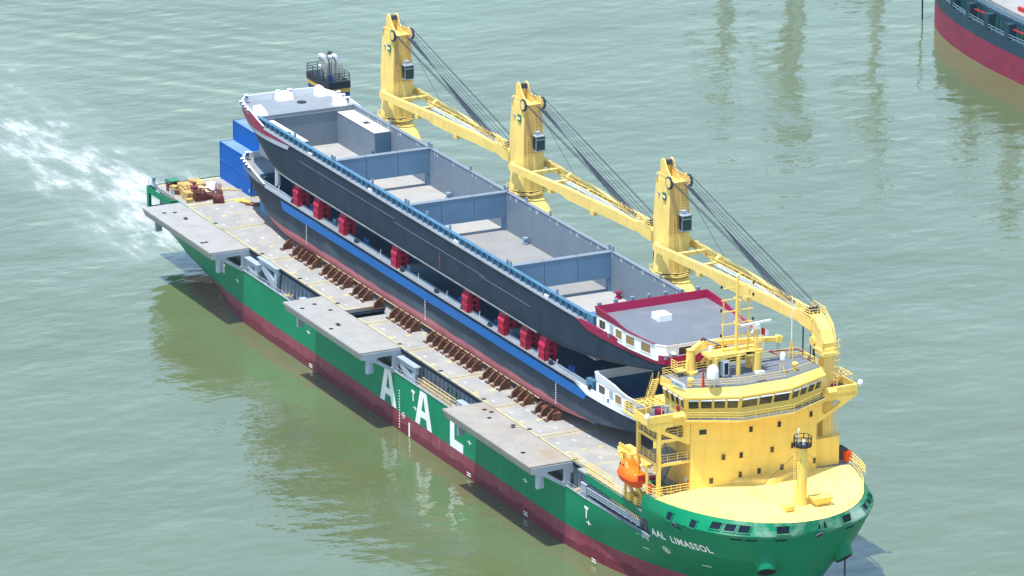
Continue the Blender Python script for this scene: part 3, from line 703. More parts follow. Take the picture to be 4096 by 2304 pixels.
# wheelhouse
lowp = [(164.5, -10.1), (170.35, -10.1), (173.1, -3.65), (173.1, 3.65), (170.35, 9.9), (164.5, 9.9)]
outp = [(164.2, -10.4), (170.75, -10.45), (173.55, -3.75), (173.55, 3.75), (170.75, 10.2), (164.2, 10.2)]
mb = MB(); mb.prism(lowp, 24.3, 25.55)
mb.hexa([(x, y, 25.55) for x, y in lowp], [(x, y, 27.3) for x, y in outp]); mb.build('wheelhouse', 'yellow', house)
vis0 = [(164.1, -10.6), (171.0, -10.65), (173.75, -3.75), (173.75, 3.75), (171.0, 10.3), (164.1, 10.3)]
vis1 = [(164.3, -10.6), (170.55, -10.1), (172.75, -3.5), (172.75, 3.5), (170.55, 9.75), (164.3, 9.8)]
mb = MB(); mb.hexa([(x, y, 27.3) for x, y in vis0], [(x, y, 27.55) for x, y in vis0]); mb.hexa([(x, y, 27.55) for x, y in vis0], [(x, y, 28.55) for x, y in vis1]); mb.build('visor', 'yellow', house)
mb = MB(); mb.prism([(x-.02 if x > 165 else x+.02, y*.995) for x, y in vis1], 28.55, 28.6); roof = mb.build('roof_deck', 'roof_grey', house)
def facet_panes(i, spans, v0, v1):
    j = (i+1) % 6
    b0, b1 = Vector((*lowp[i], 25.55)), Vector((*lowp[j], 25.55)); t0, t1 = Vector((*outp[i], 27.3)), Vector((*outp[j], 27.3))
    n = (b1-b0).cross(t0-b0).normalized()
    if n.dot(Vector((b0.x-166, b0.y, 0))) < 0 and n.z > 0: n = -n
    if n.z > 0: n = -n
    for u0, u1 in spans:
        P = lambda u, v: (b0.lerp(b1, u)).lerp(t0.lerp(t1, u), v)
        c = [P(u0, v0), P(u1, v0), P(u1, v1), P(u0, v1)]
        m2 = MB(); m2.hexa([p-n*.05 for p in c], [p+n*.03 for p in c]); wn = m2.build('bridge_window', 'window_glass', house)
        m3 = MB(); e = (c[1]-c[0]).normalized()*.07
        for a, b in ((c[0], c[1]), (c[1], c[2]), (c[2], c[3]), (c[3], c[0])): m3.bar(a+n*.03, b+n*.03, .09, .09)
        a, b = P(u0, v1+.1), P(u1, v1+.1); m3.build('window_frame', 'yellow', house)
        m4 = MB(); m4.tube([a+n*.2, b+n*.2], .11, 6); m4.build('sunblind_roller', 'white', house)
facet_panes(1, [(.05, .245), (.275, .485), (.515, .725), (.755, .96)], .12, .78)
facet_panes(2, [(.02, .34), (.37, .63), (.66, .98)], .12, .78)
facet_panes(3, [(.04, .25), (.29, .5), (.54, .73), (.77, .95)], .12, .78)
facet_panes(0, [(.12, .28), (.36, .52), (.58, .74), (.8, .95)], .1, .8)
facet_panes(4, [(.08, .3), (.4, .6), (.7, .9)], .1, .8)
# catwalk round the front
cw = [(170.4, -10.2), (170.9, -10.5), (174.3, -3.9), (174.3, 3.9), (171.1, 10.4), (170.4, 10.2)]
mb = MB(); mb.prism(cw+[(170, 9), (170, -9)], 24.15, 24.42); mb.build('catwalk', 'yellow', house)
mb = MB(); mb.prism([(x-.05, y*.99) for x, y in cw]+[(170.5, 9), (170.5, -9)], 24.425, 24.44); mb.build('catwalk_deck', 'roof_grey', house)
mb = MB(); rail([(x-.1 if x < 174 else x-.1, y*.985, 24.44) for x, y in cw[1:5]], 1.0, 3, 1.8, .03, mb=mb); mb.build('railing', 'yellow', house)
# bridge wings
for sd in (-1, 1):
    ya, yb = sd*9.9, sd*15.55
    s_ = lambda a, b: (min(a, b), max(a, b))
    mb = MB(); mb.box(163.2, 170.2, *s_(ya, yb), 24.05, 24.35)
    mb.box(169.9, 170.25, *s_(sd*10.4, yb), 24.35, 25.3); mb.box(166.2, 169.9, *s_(sd*15.4, yb), 24.35, 25.3); mb.box(166.2, 166.4, *s_(sd*13.2, sd*15.4), 24.35, 25.2)
    mb.hexa([(170.25, sd*10.4, 24.95), (170.85, sd*10.4, 24.95), (170.85, sd*12.1, 24.95), (170.25, sd*12.1, 24.95)], [(170.25, sd*10.4, 25.42), (170.5, sd*10.4, 25.42), (170.5, sd*12.1, 25.42), (170.25, sd*12.1, 25.42)])
    wing = mb.build('bridge_wing', 'yellow', house)
    mb = MB(); mb.plate([(sd*15.55, 24.2), (sd*15.5, 23.75), (sd*9.55, 20.7), (sd*9.35, 20.9), (sd*9.35, 24.2)], [[(sd*13.1, 23.05), (sd*12.8, 23.5), (sd*10.6, 23.6), (sd*10.3, 23.3), (sd*10.3, 22.0), (sd*10.6, 21.8)]], lambda a, b, d: (169.85+d, a, b), .36); mb.build('wing_bracket', 'yellow', house)
    mb = MB(); mb.box(163.3, 169.85, *s_(sd*10, sd*15.35), 24.355, 24.37); mb.build('wing_deck', 'roof_grey', house)
    mb = MB(); rail([(166.2, sd*15.4, 24.37), (163.3, sd*15.4, 24.37), (163.3, sd*10.2, 24.37)], 1.1, 3, 1.3, .04, mb=mb); mb.build('railing', 'yellow', house)
    mb = MB(); X0, X1, Ya, Yb = 166.3, 169.2, sd*15.3, sd*13.0
    for x in (X0, X1):
        for y in (Ya, Yb): mb.tube([(x, y, 24.4), (x, y, 26.4)], .06, 5)
    for k in range(5): x = X0+(X1-X0)*k/4; mb.bar((x, Ya, 26.4), (x, Yb, 26.4), .09)
    for k in range(4): y = Ya+(Yb-Ya)*k/3; mb.bar((X0, y, 26.42), (X1, y, 26.42), .09)
    mb.bar((X0, Ya, 26.4), (X1, Yb, 26.42), .08); mb.build('console_canopy', 'yellow', house)
    mb = MB(); mb.box(167.2, 168.8, *s_(sd*12.4, sd*13.0), 24.37, 25.35); mb.build('wing_console', 'maroon', house)
    mb = MB(); mb.lathe((170.5, sd*15.8, 25.35), [(.12, -.3), (.12, 0), (.34, .05), (.36, .35), (.25, .55), (.05, .62)], 12); mb.build('searchlight', 'white', house, smooth=True)
mb = MB(); mb.tube([(168.2, -11.6, 24.4), (168.2, -11.6, 25.6)], .09, 6); mb.lathe((168.2, -11.6, 25.6), [(.3, 0), (.35, .12), (.2, .2)], 10); mb.build('compass_stand', 'steel_blue_grey', house)
mb = MB(); mb.lathe((168.4, -10.25, 25.25), [(.34, -.08), (.34, .08)], 12, 'y'); mb.build('lifebuoy', 'red_paint', house)
# open gallery on the starboard side below the wing
mb = MB()
for x in (164.4, 170.0): mb.box(x-.24, x+.24, -14.05, -13.6, 11.97, 24.05)
for z in (18.25, 21.5): mb.box(164.2, 170.2, -14.02, -9.3, z, z+.38)
mb.bar((164.4, -13.8, 23.2), (170, -13.8, 23.9), .35, .5)
gal = mb.build('gallery', 'yellow', house)
for z in (18.63, 21.88): MB().box(164.3, 170.1, -13.9, -9.35, z+.002, z+.02).build('gallery_deck', 'deck_grey', house)
for z in (18.65, 21.9, 14.28): 
    mb = MB(); rail([(164.6, -13.85, z), (169.8, -13.85, z), (169.95, -9.6, z)], 1.05, 3, 1.3, .045, mb=mb); mb.build('railing', 'yellow', house)
def stair(a, b, y, wd, m_, par):
    mb = MB(); a, b = Vector(a), Vector(b)
    for dy in (-wd/2, wd/2):
        mb.bar(a+Vector((0, dy, 0)), b+Vector((0, dy, 0)), .08, .28); mb.tube([a+Vector((0, dy, 1)), b+Vector((0, dy, 1))], .035, 5)
        for k in (0, .33, .66, 1): p = a.lerp(b, k)+Vector((0, dy, 0)); mb.tube([p, p+Vector((0, 0, 1))], .03, 5)
    n = max(4, int((b-a).length/.36))
    for i in range(n+1): p = a.lerp(b, i/n); mb.box(p.x-.13, p.x+.13, p.y-wd/2, p.y+wd/2, p.z-.02, p.z+.03)
    return mb.build('stair', m_, par)
stair((165.3, -11.0, 14.5), (168.3, -11.0, 18.6), 0, .9, 'steel_blue_grey', house); stair((168.6, -11.8, 18.65), (165.3, -11.8, 21.85), 0, .9, 'steel_blue_grey', house)
stair((163.4, -12.0, 24.4), (165.6, -12.0, 28.6), 0, .9, 'yellow', house)
for x, z in ((166.5, 15.5), (168.9, 19.6), (166.2, 19.6), (168.8, 22.8)):
    mb = MB().box(x-.45, x+.45, -9.42, -9.28, z-1.0, z+1.0); mb.tube([(x+.3, -9.5, z-.1), (x+.3, -9.5, z+.15)], .04, 5); mb.build('door', 'yellow_old', house)
for x, z, m_ in ((169.2, 15.6, 'white'), (169.9, 15.3, 'orange')):
    mb = MB().lathe((x, -9.38, z), [(.3, -.06), (.36, 0), (.3, .06)], 14, 'y'); mb.build('lifebuoy', m_, house)
# roof gear
mb = MB(); rail([(170.3, -9.9, 28.6), (172.5, -3.4, 28.6), (172.5, 3.4, 28.6), (170.3, 9.5, 28.6), (164.5, 9.6, 28.6), (164.5, -10.4, 28.6), (168.2, -10.2, 28.6)], 1.0, 3, 1.7, .03, mb=mb); mb.build('railing', 'yellow', roof)
mb = MB(); mb.hexa([(167.4, -10.65, 28.3), (170.7, -10.35, 28.3), (170.7, -10.3, 28.3), (167.4, -10.6, 28.3)], [(167.4, -10.75, 29.2), (170.7, -10.45, 29.2), (170.7, -10.4, 29.2), (167.4, -10.7, 29.2)])
nb = mb.build('name_board', 'white', roof)
dx, dy = 3.3/math.hypot(3.3, .3), .3/math.hypot(3.3, .3)
text_mesh('AAL LIMASSOL', .52, lambda a, b: (167.5+a*dx*.78, -10.78+a*dy*.78, 28.55+b), .012).build('name_lettering', 'tarp_green', roof)
def dome(x, y, z0, zt, r, par):
    mb = MB()
    for k in range(3):
        a = k*2.1; mb.tube([(x+.42*math.cos(a), y+.42*math.sin(a), 28.6), (x+.12*math.cos(a), y+.12*math.sin(a), z0)], .06, 5)
    mb.build('dome_tripod', 'yellow', par)
    mb = MB(); h = zt-z0; prof = [(r*.55, 0), (r, .08*h), (r, .5*h)]+[(r*math.cos(a), .5*h+.5*h*math.sin(a)) for a in (.3, .6, .9, 1.2, 1.45, 1.55)]
    mb.lathe((x, y, z0), prof, 18); mb.build('antenna_dome', 'white', par, smooth=60)
dome(172.0, -7.1, 29.9, 31.8, .78, roof); dome(170.6, 4.0, 30.4, 31.5, .38, roof)
for x, y in ((169.9, -9.2), (170.3, 6.0)): 
    mb = MB().lathe((x, y, 28.6), [(.3, 0), (.3, .7), (.42, .75), (.42, 1.0), (.2, 1.15)], 12); mb.build('ventilator', 'yellow', roof, smooth=True)
mb = MB().box(168.0, 169.2, -4.1, -3.1, 28.9, 30.9); mb.box(168.0, 168.15, -4.1, -3.1, 28.6, 28.9); mb.box(169.0, 169.2, -4.1, -3.1, 28.6, 28.9); ac = mb.build('air_conditioner', 'steel_blue_grey', roof)
mb = MB().box(169.2, 169.25, -4.0, -3.2, 29.0, 30.8); mb.build('air_conditioner_front', 'white', roof)
mb = MB().box(169.25, 169.27, -3.9, -3.3, 29.1, 30.7); mb.build('fan_grille', 'black', roof)
mb = MB()
for k in range(2): mb.tube([(172.2, -.5+k*.35, 28.6), (172.2, -.5+k*.35, 29.7)], .05, 5)
mb.box(171.9, 172.5, -.9, .3, 29.7, 30.0); mb.build('camera_stand', 'white', roof)
mb = MB().lathe((170.9, -7.9, 28.6), [(.28, 0), (.2, .3), (.06, 2.6), (.05, 2.7)], 8); mb.build('red_cover', 'red_paint', roof)
# signal mast: portal, platform, masts and radars
mb = MB()
for x, y, r in ((168.4, -4.8, .42), (168.6, -1.5, .3), (168.3, 1.4, .62), (166.4, -4.6, .35), (166.4, 1.2, .4)): mb.tube([(x, y, 28.6), (x, y, 31.3)], r, 10)
mb.bar((167.4, -5.6, 31.4), (167.4, 2.2, 31.4), 2.6, .35); mb.bar((168.4, -4.4, 31.1), (168.4, -3.2, 31.3), .5, .6); mb.bar((168.4, .8, 31.1), (168.4, -.4, 31.3), .6, .6)
mast = mb.build('signal_mast', 'yellow', house)
mb = MB(); rail([(168.7, -5.6, 31.6), (168.7, 2.2, 31.6), (166.1, 2.2, 31.6), (166.1, -5.6, 31.6)], 1.0, 3, 1.3, .035, closed=True, mb=mb); mb.build('railing', 'yellow', mast)
mb = MB()
mb.tube([(167.6, -1.3, 31.5), (167.6, -1.2, 41.8)], .26, 8, .16)
for y, h in ((-3.1, 39.2), (.7, 39.6)): mb.tube([(167.2, y, 31.5), (167.4, y, h)], .16, 8, .1)
for z in (33.6, 35.3, 37.0, 38.6, 40.2): mb.bar((167.5, -3.5, z), (167.5, 1.2, z), .12)
for z in (35.3, 38.6): mb.bar((166.6, -1.2, z), (168.6, -1.2, z), .1)
for y in (-3.4, -2.2, 0., 1.1): mb.tube([(167.5, y, 40.2), (167.5, y, 41.4)], .05, 5)
ladder(mb, (168.0, -1.2, 31.6), (168.0, -1.2, 41), .45)
mb.build('mast_poles', 'yellow', mast)
mb = MB()
for y, z in ((-3.5, 40.3), (1.2, 40.3), (-3.5, 37.1), (1.2, 35.4), (-3.5, 33.7), (1.2, 38.7)): mb.lathe((167.5, y, z), [(.13, 0), (.16, .15), (.1, .38)], 8)
mb.build('mast_lamps', 'black', mast)
mb = MB(); mb.tube([(168, 1.4, 31.5), (168, 1.4, 34.2)], .32, 10, .18); mb.box(167.7, 168.3, 1.1, 1.7, 34.1, 34.25); mb.tube([(168+1.0*math.cos(q_), 1.6+1.0*math.sin(q_), 33.0) for q_ in np.linspace(0, 2*math.pi, 21)], .05, 5); mb.bar((167, 1.6, 33.0), (169, 1.6, 33.0), .06); mb.build('radar_post', 'yellow', mast)
mb = MB(); mb.box(167.65, 168.35, 1.1, 1.8, 34.3, 34.95); mb.bar((168.3, -.9, 35.1), (167.8, 3.7, 35.1), .28, .25); mb.build('radar_scanner', 'white', mast)
mb = MB(); mb.bar((166.2, -5.0, 33.2), (167.4, -3.6, 32.6), .14, .12); mb.build('radar_scanner', 'blue_bollard', mast)
mb = MB().lathe((166.6, -4.5, 31.6), [(.3, 0), (.3, .6), (.2, .8)], 10); mb.build('mast_horn', 'white', mast)
# provision crane on the roof
mb = MB(); mb.lathe((165.4, -6.8, 28.6), [(1.0, 0), (1.0, .35), (.7, .45), (.55, 3.0), (.6, 3.3)], 14)
mb.bar((165.4, -7.0, 31.2), (165.5, -4.8, 32.6), .8, .9); mb.bar((165.5, -4.9, 32.5), (165.5, 6.4, 31.5), .55, .6); mb.bar((165.5, -5.3, 29.8), (165.5, -3.4, 31.8), .3); mb.bar((165.5, 5.8, 31.6), (165.5, 6.6, 31.4), .7, .9)
pc = mb.build('provision_crane', 'yellow', house)
mb = MB().lathe((165.5, -5.0, 32.9), [(.35, -.2), (.35, .2)], 12, 'x'); mb.build('sheave', 'rust', pc)
mb = MB(); mb.tube([(165.5, 6.3, 31.3), (165.5, 6.3, 28.8)], .03, 4); mb.tube([(165.5, 6.0, 31.3), (165.5, 6.0, 29.2)], .03, 4); mb.build('hoist_rope', 'rope', pc)
mb = MB(); rail([(164.6, -9.2, 29.3), (166.2, -9.2, 29.3), (166.2, -7.6, 29.3)], 1.4, 4, .8, .05, mb=mb); mb.box(164.6, 166.2, -9.2, -7.6, 29.2, 29.32); mb.build('crane_platform', 'yellow', pc)
mb = MB(); mb.tube([(165.9, 3.3, 31.6), (165.9, 3.3, 33.7)], .04, 5); mb.build('flag_staff', 'white', house)
# masts on the port edge of the roof: whip aerial on a lattice foot, red painted grid
mb = MB()
for k in range(4): mb.tube([(165.8+.5*math.cos(k*1.57), 8.0+.5*math.sin(k*1.57), 28.6), (165.8, 8.0, 31.4)], .05, 5)
mb.build('aerial_foot', 'yellow', house); mb = MB(); mb.tube([(165.8, 8.0, 31.2), (165.8, 8.0, 37)], .09, 6, .05); mb.build('whip_aerial', 'white', house)
mb = MB()
for a, b in (((164.7, 5.2), (165.6, 9.1)), ((165.6, 9.1), (166.9, 9.1)), ((164.7, 5.2), (166.2, 5.6))): mb.bar((*a, 29.65), (*b, 29.65), .12)
mb.build('safety_bar', 'maroon', house)
# boom rest for the forward crane, on the port side
mb = MB(); mb.box(167.3, 168.7, 11.3, 12.7, 11.9, 29.6); mb.box(166.9, 169.1, 10.9, 13.1, 29.3, 29.75); ladder(mb, (168.9, 13.0, 14), (168.9, 13.0, 31.5), .6, (0, 1, 0), .4, .05)
for z in np.arange(26, 32, .9): mb.tube([(168.9+.5*math.sin(a), 13.0+.45*math.cos(a), z) for a in np.linspace(-.3, 3.4, 9)], .035, 4)
rest = mb.build('boom_rest', 'yellow_old', ship)
mb = MB(); rail([(163.8, 9.6, 26.2), (163.8, 11.2, 26.2), (167.2, 11.2, 26.2)], 2.2, 4, 1.2, .07, mb=mb); mb.box(163.6, 167.2, 9.5, 11.3, 26.0, 26.2)
mb.build('rest_platform', 'yellow', rest)
# fore mast
mb = MB(); mb.lathe((181.9, .7, 14.6), [(.68, 0), (.68, 2.), (.66, 7.9), (.75, 7.95)], 18); ladder(mb, (181.6, -.25, 14.8), (181.6, -.25, 23), .45, (1, 0, 0), .35, .035)
fm = mb.build('fore_mast', 'yellow', ship, smooth=40)
mb = MB().lathe((181.9, .7, 22.65), [(1.2, 0), (1.2, .14)], 16); rail([(181.9+1.15*math.cos(a), .7+1.15*math.sin(a), 22.8) for a in np.linspace(0, 2*math.pi, 11)], 1.15, 2, 1.2, .05, mb=mb); mb.build('mast_platform', 'black', fm)
mb = MB().lathe((181.8, .9, 22.8), [(.25, 0), (.25, .5), (.15, .7)], 10); mb.tube([(181.4, .4, 22.8), (181.4, .4, 24.6)], .06, 5); mb.lathe((181.4, .4, 24.4), [(.15, 0), (.15, .4)], 8); mb.build('mast_light', 'white', fm)
mb = MB()
for p in ((176.5, -3.8, 14.8), (184.6, -2.2, 14.7), (180.5, 8.2, 14.6), (176.0, 6.5, 14.8)): mb.tube([(181.9, .7, 22.4), p], .022, 4)
mb.build('mast_stays', 'rope', fm)
mb = MB(); mb.hexa([(182.2, 2.1, 14.7), (183.2, 2.1, 14.7), (183.2, 4.0, 14.7), (182.2, 4.0, 14.7)], [(181.9, 1.7, 15.6), (183.5, 1.7, 15.6), (183.5, 4.5, 15.6), (181.9, 4.5, 15.6)]); mb.box(181.8, 183.6, 1.6, 4.6, 15.6, 15.72); mb.build('deck_vent', 'yellow', ship)
mb = MB(); mb.hexa([(182.6, -2.4, 14.7), (183.5, -2.4, 14.7), (183.5, -1.2, 14.7), (182.6, -1.2, 14.7)], [(182.5, -2.5, 15.3), (183.6, -2.5, 15.3), (183.6, -1.1, 15.3), (182.5, -1.1, 15.3)]); mb.build('deck_vent', 'yellow', ship)
for x, y, h in ((184.8, 1.4, 4.0), (185.9, -1.6, .9), (185.2, 3.2, 2.0), (184.3, 6.4, 1.9), (186.3, 1.6, .9)):
    mb = MB(); mb.tube([(x, y, 14.5), (x, y, 14.6+h)], .05, 5); mb.build('deck_post', 'yellow_old', ship)
# gear on the side decks
mb = MB(); mb.lathe((168.6, 14.2, 15.5), [(.9, -.5), (.92, -.42), (.6, -.4), (.6, .4), (.92, .42), (.9, .5)], 16, 'x'); mb.build('rope_reel', 'rope', ship)
mb = MB().box(169.0, 169.8, 14.2, 15.2, 14.5, 15.9); mb.build('deck_locker', 'orange_dark', ship)
winch(167.0, -13.2, 14.45, 'winch_green', 1.1); winch(168.6, -12.6, 14.45, 'winch_green', .9)
mb = MB().lathe((167.9, -14.6, 14.5), [(.35, 0), (.5, .3), (.5, .8), (.25, 1.1)], 12); mb.build('deck_drum', 'white', ship, smooth=True)
mb = MB().lathe((168.9, -14.4, 14.5), [(.3, 0), (.3, .9)], 10); mb.build('deck_drum', 'red_paint', ship)
mb = MB().box(166.0, 166.8, -13.0, -12.4, 14.45, 15.7); mb.build('deck_locker', 'maroon', ship)
for k in range(5): 
    mb = MB().box(168.4+k*.35, 168.6+k*.35, -12.4+(k % 2)*.9, -11.4+(k % 2)*.9, 14.455, 14.47); mb.build('painted_mark', 'yellow', ship)
mb = MB(); rail([(152.5, -15.2, 12.0), (160, -15.2, 12.0), (168, -15.1, 12.0)], 1.1, 3, 1.5, .045, mb=mb); rail([(147, -14.3, 11.95), (158, -14.2, 11.95)], 1.1, 3, 1.6, .035, mb=mb); mb.build('railing', 'yellow', ship)
for x in (163.4, 165.4): 
    mb = MB().hexa([(x, -15.1, 12), (x+1, -15.1, 12), (x+1, -14.3, 12), (x, -14.3, 12)], [(x+.3, -15.1, 13), (x+1, -15.1, 13), (x+1, -14.3, 13), (x+.3, -14.3, 13)]); mb.build('deck_vent', 'yellow', ship)
# lifeboat davit (part of the ship) and the lifeboat
for x in (162.3, 168.3): MB().tube([(x, -14.6, 12), (x, -14.6, 17.2), (x, -14.85, 18.0), (x, -15.3, 18.3), (x, -15.6, 18.1)], .2, 8).build('lifeboat_davit', 'yellow', ship)
for x in (163.4, 166.4): MB().tube([(x, -13.2, 12), (x, -14.0, 12.5), (x, -14.5, 13.6), (x, -14.9, 14.5)], .26, 8).build('davit_cradle', 'yellow', ship)
mb = MB(); mb.box(154.6, 158.4, -11.8, -9.9, 14.6, 16.0); mb.box(155, 158, -11.5, -10, 12, 14.6); mb.box(158.4, 162.2, -11.3, -10.7, 15.2, 15.7)
for k in range(5): mb.tube([(155.0+k*.7, -11.6, 16.0), (155.0+k*.7, -11.6, 16.6)], .18, 6)
mb.build('davit_winch', 'yellow', ship)
mb = MB().lathe((158.9, -12.5, 12.0), [(.3, 0), (.3, 1.2), (.2, 1.4)], 10); mb.build('ventilator', 'galvanised', ship)
LC = (165.3, -15.3, 14.63)
lb = thing('lifeboat', LC, 'orange enclosed lifeboat hanging in its davit beside the yellow bridge', 'lifeboat')
LX = np.linspace(-1, 1, 21)
def lbsec(t, half):
    wdt = 1.22*(1-abs(t)**(3.0 if t < 0 else 7))**.5+.02; z0 = LC[2]+(1.0 if t < 0 else .5)*abs(t)**4; x = LC[0]+2.75*t
    zmid = LC[2]+1.15+.1*t*t; pts = []
    if half == 0:
        for a in np.linspace(0, math.pi, 13): pts.append((x, LC[1]-wdt*math.cos(a), zmid-(zmid-z0)*math.sin(a)**.75))
    else:
        top = (1.15+.75*math.exp(-((t+.35)/.33)**4))*(1-abs(t)**6*.75)
        for a in np.linspace(0, math.pi, 13): pts.append((x, LC[1]-wdt*.95*math.copysign(abs(math.cos(a))**.8, math.cos(a)), zmid+.12+top*math.sin(a)**.75))
    return pts
m1 = MB(); m1.grid([lbsec(t, 0) for t in LX]); m1.face(lbsec(1, 0)); m1.build('boat_hull', 'orange_dark', lb, smooth=50)
m1 = MB(); m1.grid([lbsec(t, 1) for t in LX]); m1.face(lbsec(1, 1)); m1.build('boat_canopy', 'orange', lb, smooth=40)
for k in (0, -1):
    m1 = MB(); m1.tube([(p[0], p[1]+(-.04 if k == 0 else .04), p[2]+.06) for p in (lbsec(t, 0)[k] for t in LX)], .1, 6); m1.build('fender_strip', 'orange_dark', lb)
for x in (LC[0]-1.35, LC[0]-.55):
    m1 = MB().box(x-.13, x+.13, LC[1]-.98, LC[1]-.86, LC[2]+2.45, LC[2]+2.75); m1.build('boat_window', 'black', lb)
m1 = MB().box(LC[0]+2.7, LC[0]+2.8, LC[1]-.5, LC[1]+.5, LC[2]+1.3, LC[2]+2.1); m1.build('boat_hatch', 'red_paint', lb)
m1 = MB()
for x in (LC[0]-2.2, LC[0]+2.2): m1.tube([(x, LC[1], LC[2]+1.9), (x, LC[1], 18.1)], .05, 5)
m1.build('lifting_hook', 'rope', lb)
fl = MB(); 
fl.grid([[(165.9-.05*math.sin(i*1.1), 3.35+i*.2, 33.6-.9*j-.1*i) for i in range(4)] for j in (0, 1)]); 
fl.cur = 1; fl.grid([[(165.9-.05*math.sin(i*1.1), 3.35+i*.2, 33.6-.9*j-.1*i) for i in range(3, 7)] for j in (0, 1)])
fl.build('flag', ['red_paint', 'white'], loc=(165.9, 3.35, 32.8), label='small red and white flag on the signal mast', cat='flag')
HAZE = .000024

# ------------------------------------------------------------------ deck cranes
CX, CY = 124.8, 12.0
def make_crane():
    c = thing('deck_crane', (CX, CY, 11.9), 'yellow deck crane nearest the bridge, its jib laid over the bridge roof', 'crane', 'yellow deck cranes along the port side')
    def sec(z, hx, hy, k, n=40):
        ca = math.atan2(hy, hx); angs = sorted(set([ca, math.pi-ca, math.pi+ca, 2*math.pi-ca]+[2*math.pi*(j+.5)/36 for j in range(36)])); out = []
        for a in angs:
            c_, s_ = math.cos(a), math.sin(a); sc_ = min(hx/max(1e-6, abs(c_)), hy/max(1e-6, abs(s_))); R_ = 2.55
            out.append((CX+(1-k)*R_*c_+k*sc_*c_, CY+(1-k)*R_*s_+k*sc_*s_, z))
        return out
    SEC = [(29.0, 2.5, 1.75, 0), (30.4, 2.5, 1.72, .25), (31.8, 2.45, 1.7, .5), (33.2, 2.42, 1.68, .75), (34.8, 2.36, 1.66, .93), (36.4, 2.3, 1.62, 1), (39, 2.2, 1.5, 1), (42.0, 2.05, 1.34, 1)]
    m = MB(); m.grid([sec(*q_) for q_ in SEC], True); m.face(sec(*SEC[-1]))
    # note: corner points move with the taper, so every ring has the same count
    column = m.build('column', 'yellow_old', c, smooth=24)
    m = MB(); m.grid([[(CX+hx+.03, CY+y*hy*.97, z) for y in (-1, 0, 1)] for z, hx, hy, k in SEC[4:]]); m.build('front_plate', 'yellow_stained', c)
    m = MB(); m.lathe((CX, CY, 28.0), [(2.3, 0), (2.35, .6), (2.75, .62), (2.75, .82), (2.6, .84), (2.6, 1.0)], 32); m.build('slew_ring', 'yellow_old', c, smooth=30)
    m = MB(); m.lathe((CX, CY, 28.84), [(2.62, 0), (2.62, .16)], 32); m.build('slew_gap', 'rope', c)
    m = MB(); m.tube([(CX+3.0*math.cos(a), CY+3.0*math.sin(a), 29.2) for a in np.linspace(0, 2*math.pi, 33)], .05, 5); m.tube([(CX+3.0*math.cos(a), CY+3.0*math.sin(a), 28.65) for a in np.linspace(0, 2*math.pi, 33)], .09, 5)
    for a in np.linspace(0, 2*math.pi, 17): m.tube([(CX+3.0*math.cos(a), CY+3.0*math.sin(a), 28.6), (CX+3.0*math.cos(a), CY+3.0*math.sin(a), 29.6)], .035, 4)
    m.build('ring_railing', 'yellow_old', c)
    # pedestal flaring towards the bow
    rows = []
    for z, x0, x1, hy in ((11.9, -3.4, 12.0, 3.2), (20, -3.0, 8.6, 3.2), (24, -2.6, 6.2, 3.2), (26.5, -2.4, 4.0, 2.8), (28.1, -2.3, 2.4, 2.3)):
        r_ = []
        for k in range(28):
            a = 2*math.pi*k/28; r_.append((CX+(x0+x1)/2+(x1-x0)/2*math.copysign(abs(math.cos(a))**.85, math.cos(a)), CY+hy*math.copysign(abs(math.sin(a))**.85, math.sin(a)), z))
        rows.append(r_)
    m = MB(); m.grid(rows, True); m.build('pedestal', 'yellow_old', c, smooth=50)
    # head: cheeks, apex and sheaves
    for sd in (-1, 1):
        m = MB(); m.plate([(-2.1, 41.0), (-2.1, 42.6), (-1.5, 42.7), (.4, 42.75), (1.3, 43.0), (2.2, 42.6), (2.35, 41.8), (2.1, 40.9)], [], lambda a, b, d: (CX+a, CY+sd*1.28+d, b), .16); m.build('head_cheek', 'yellow_old', c)
        m = MB(); m.lathe((CX+2.1, CY+sd*1.55, 42.1), [(.6, -.2), (.66, -.18), (.66, .18), (.6, .2)], 20, 'y'); m.cur = 1; m.lathe((CX+2.1, CY+sd*1.55, 42.1), [(.8, -.17), (.92, -.12), (.86, 0), (.92, .12), (.8, .17)], 24, 'y'); m.build('head_sheave', ['yellow_old', 'rope'], c)
    m = MB(); m.plate([(-2.05, 42.0), (-2.0, 44.35), (-1.5, 44.65), (-.9, 44.5), (-.3, 43.5), (.9, 42.5), (.9, 42.0)], [], lambda a, b, d: (CX+a, CY-.75+d, b), .2); m.plate([(-2.05, 42.0), (-2.0, 44.35), (-1.5, 44.65), (-.9, 44.5), (-.3, 43.5), (.9, 42.5), (.9, 42.0)], [], lambda a, b, d: (CX+a, CY+.55+d, b), .2); m.box(CX-2, CX-1.7, CY-.6, CY+.6, 42.5, 44.0); m.build('apex', 'yellow_old', c)
    m = MB()
    for k in range(4): m.lathe((CX-1.2, CY-.42+k*.28, 44.05), [(.36, -.08), (.42, 0), (.36, .08)], 16, 'y')
    m.build('apex_sheaves', 'rope', c)
    # cab and ladders
    m = MB(); xa, xb, ya, yb, za, zt = CX+2.0, CX+3.35, CY-.15, CY+1.4, 35.2, 37.5
    m.box(xa-.6, xb, ya, yb, za, za+.12); m.box(xa-.6, xb, ya, yb, zt-.15, zt)
    for x in (xa-.5, xb-.08):
        for y in (ya, yb-.08): m.box(x, x+.08, y, y+.08, za, zt)
    m.box(xb-.05, xb+.02, ya, yb, za+1.7, za+1.78); m.box(xa-.6, xa-.5, ya, yb, za, zt); cab = m.build('cab', 'steel_light', c)
    m = MB(); m.box(xa-.5, xb-.03, ya+.03, yb-.03, za+.12, zt-.15); m.build('cab_glass', 'cab_glass', c)
    m = MB(); m.box(xa+.1, xa+.9, ya+.3, ya+1.0, zt, zt+.55); m.build('cab_fan', 'steel_light', c)
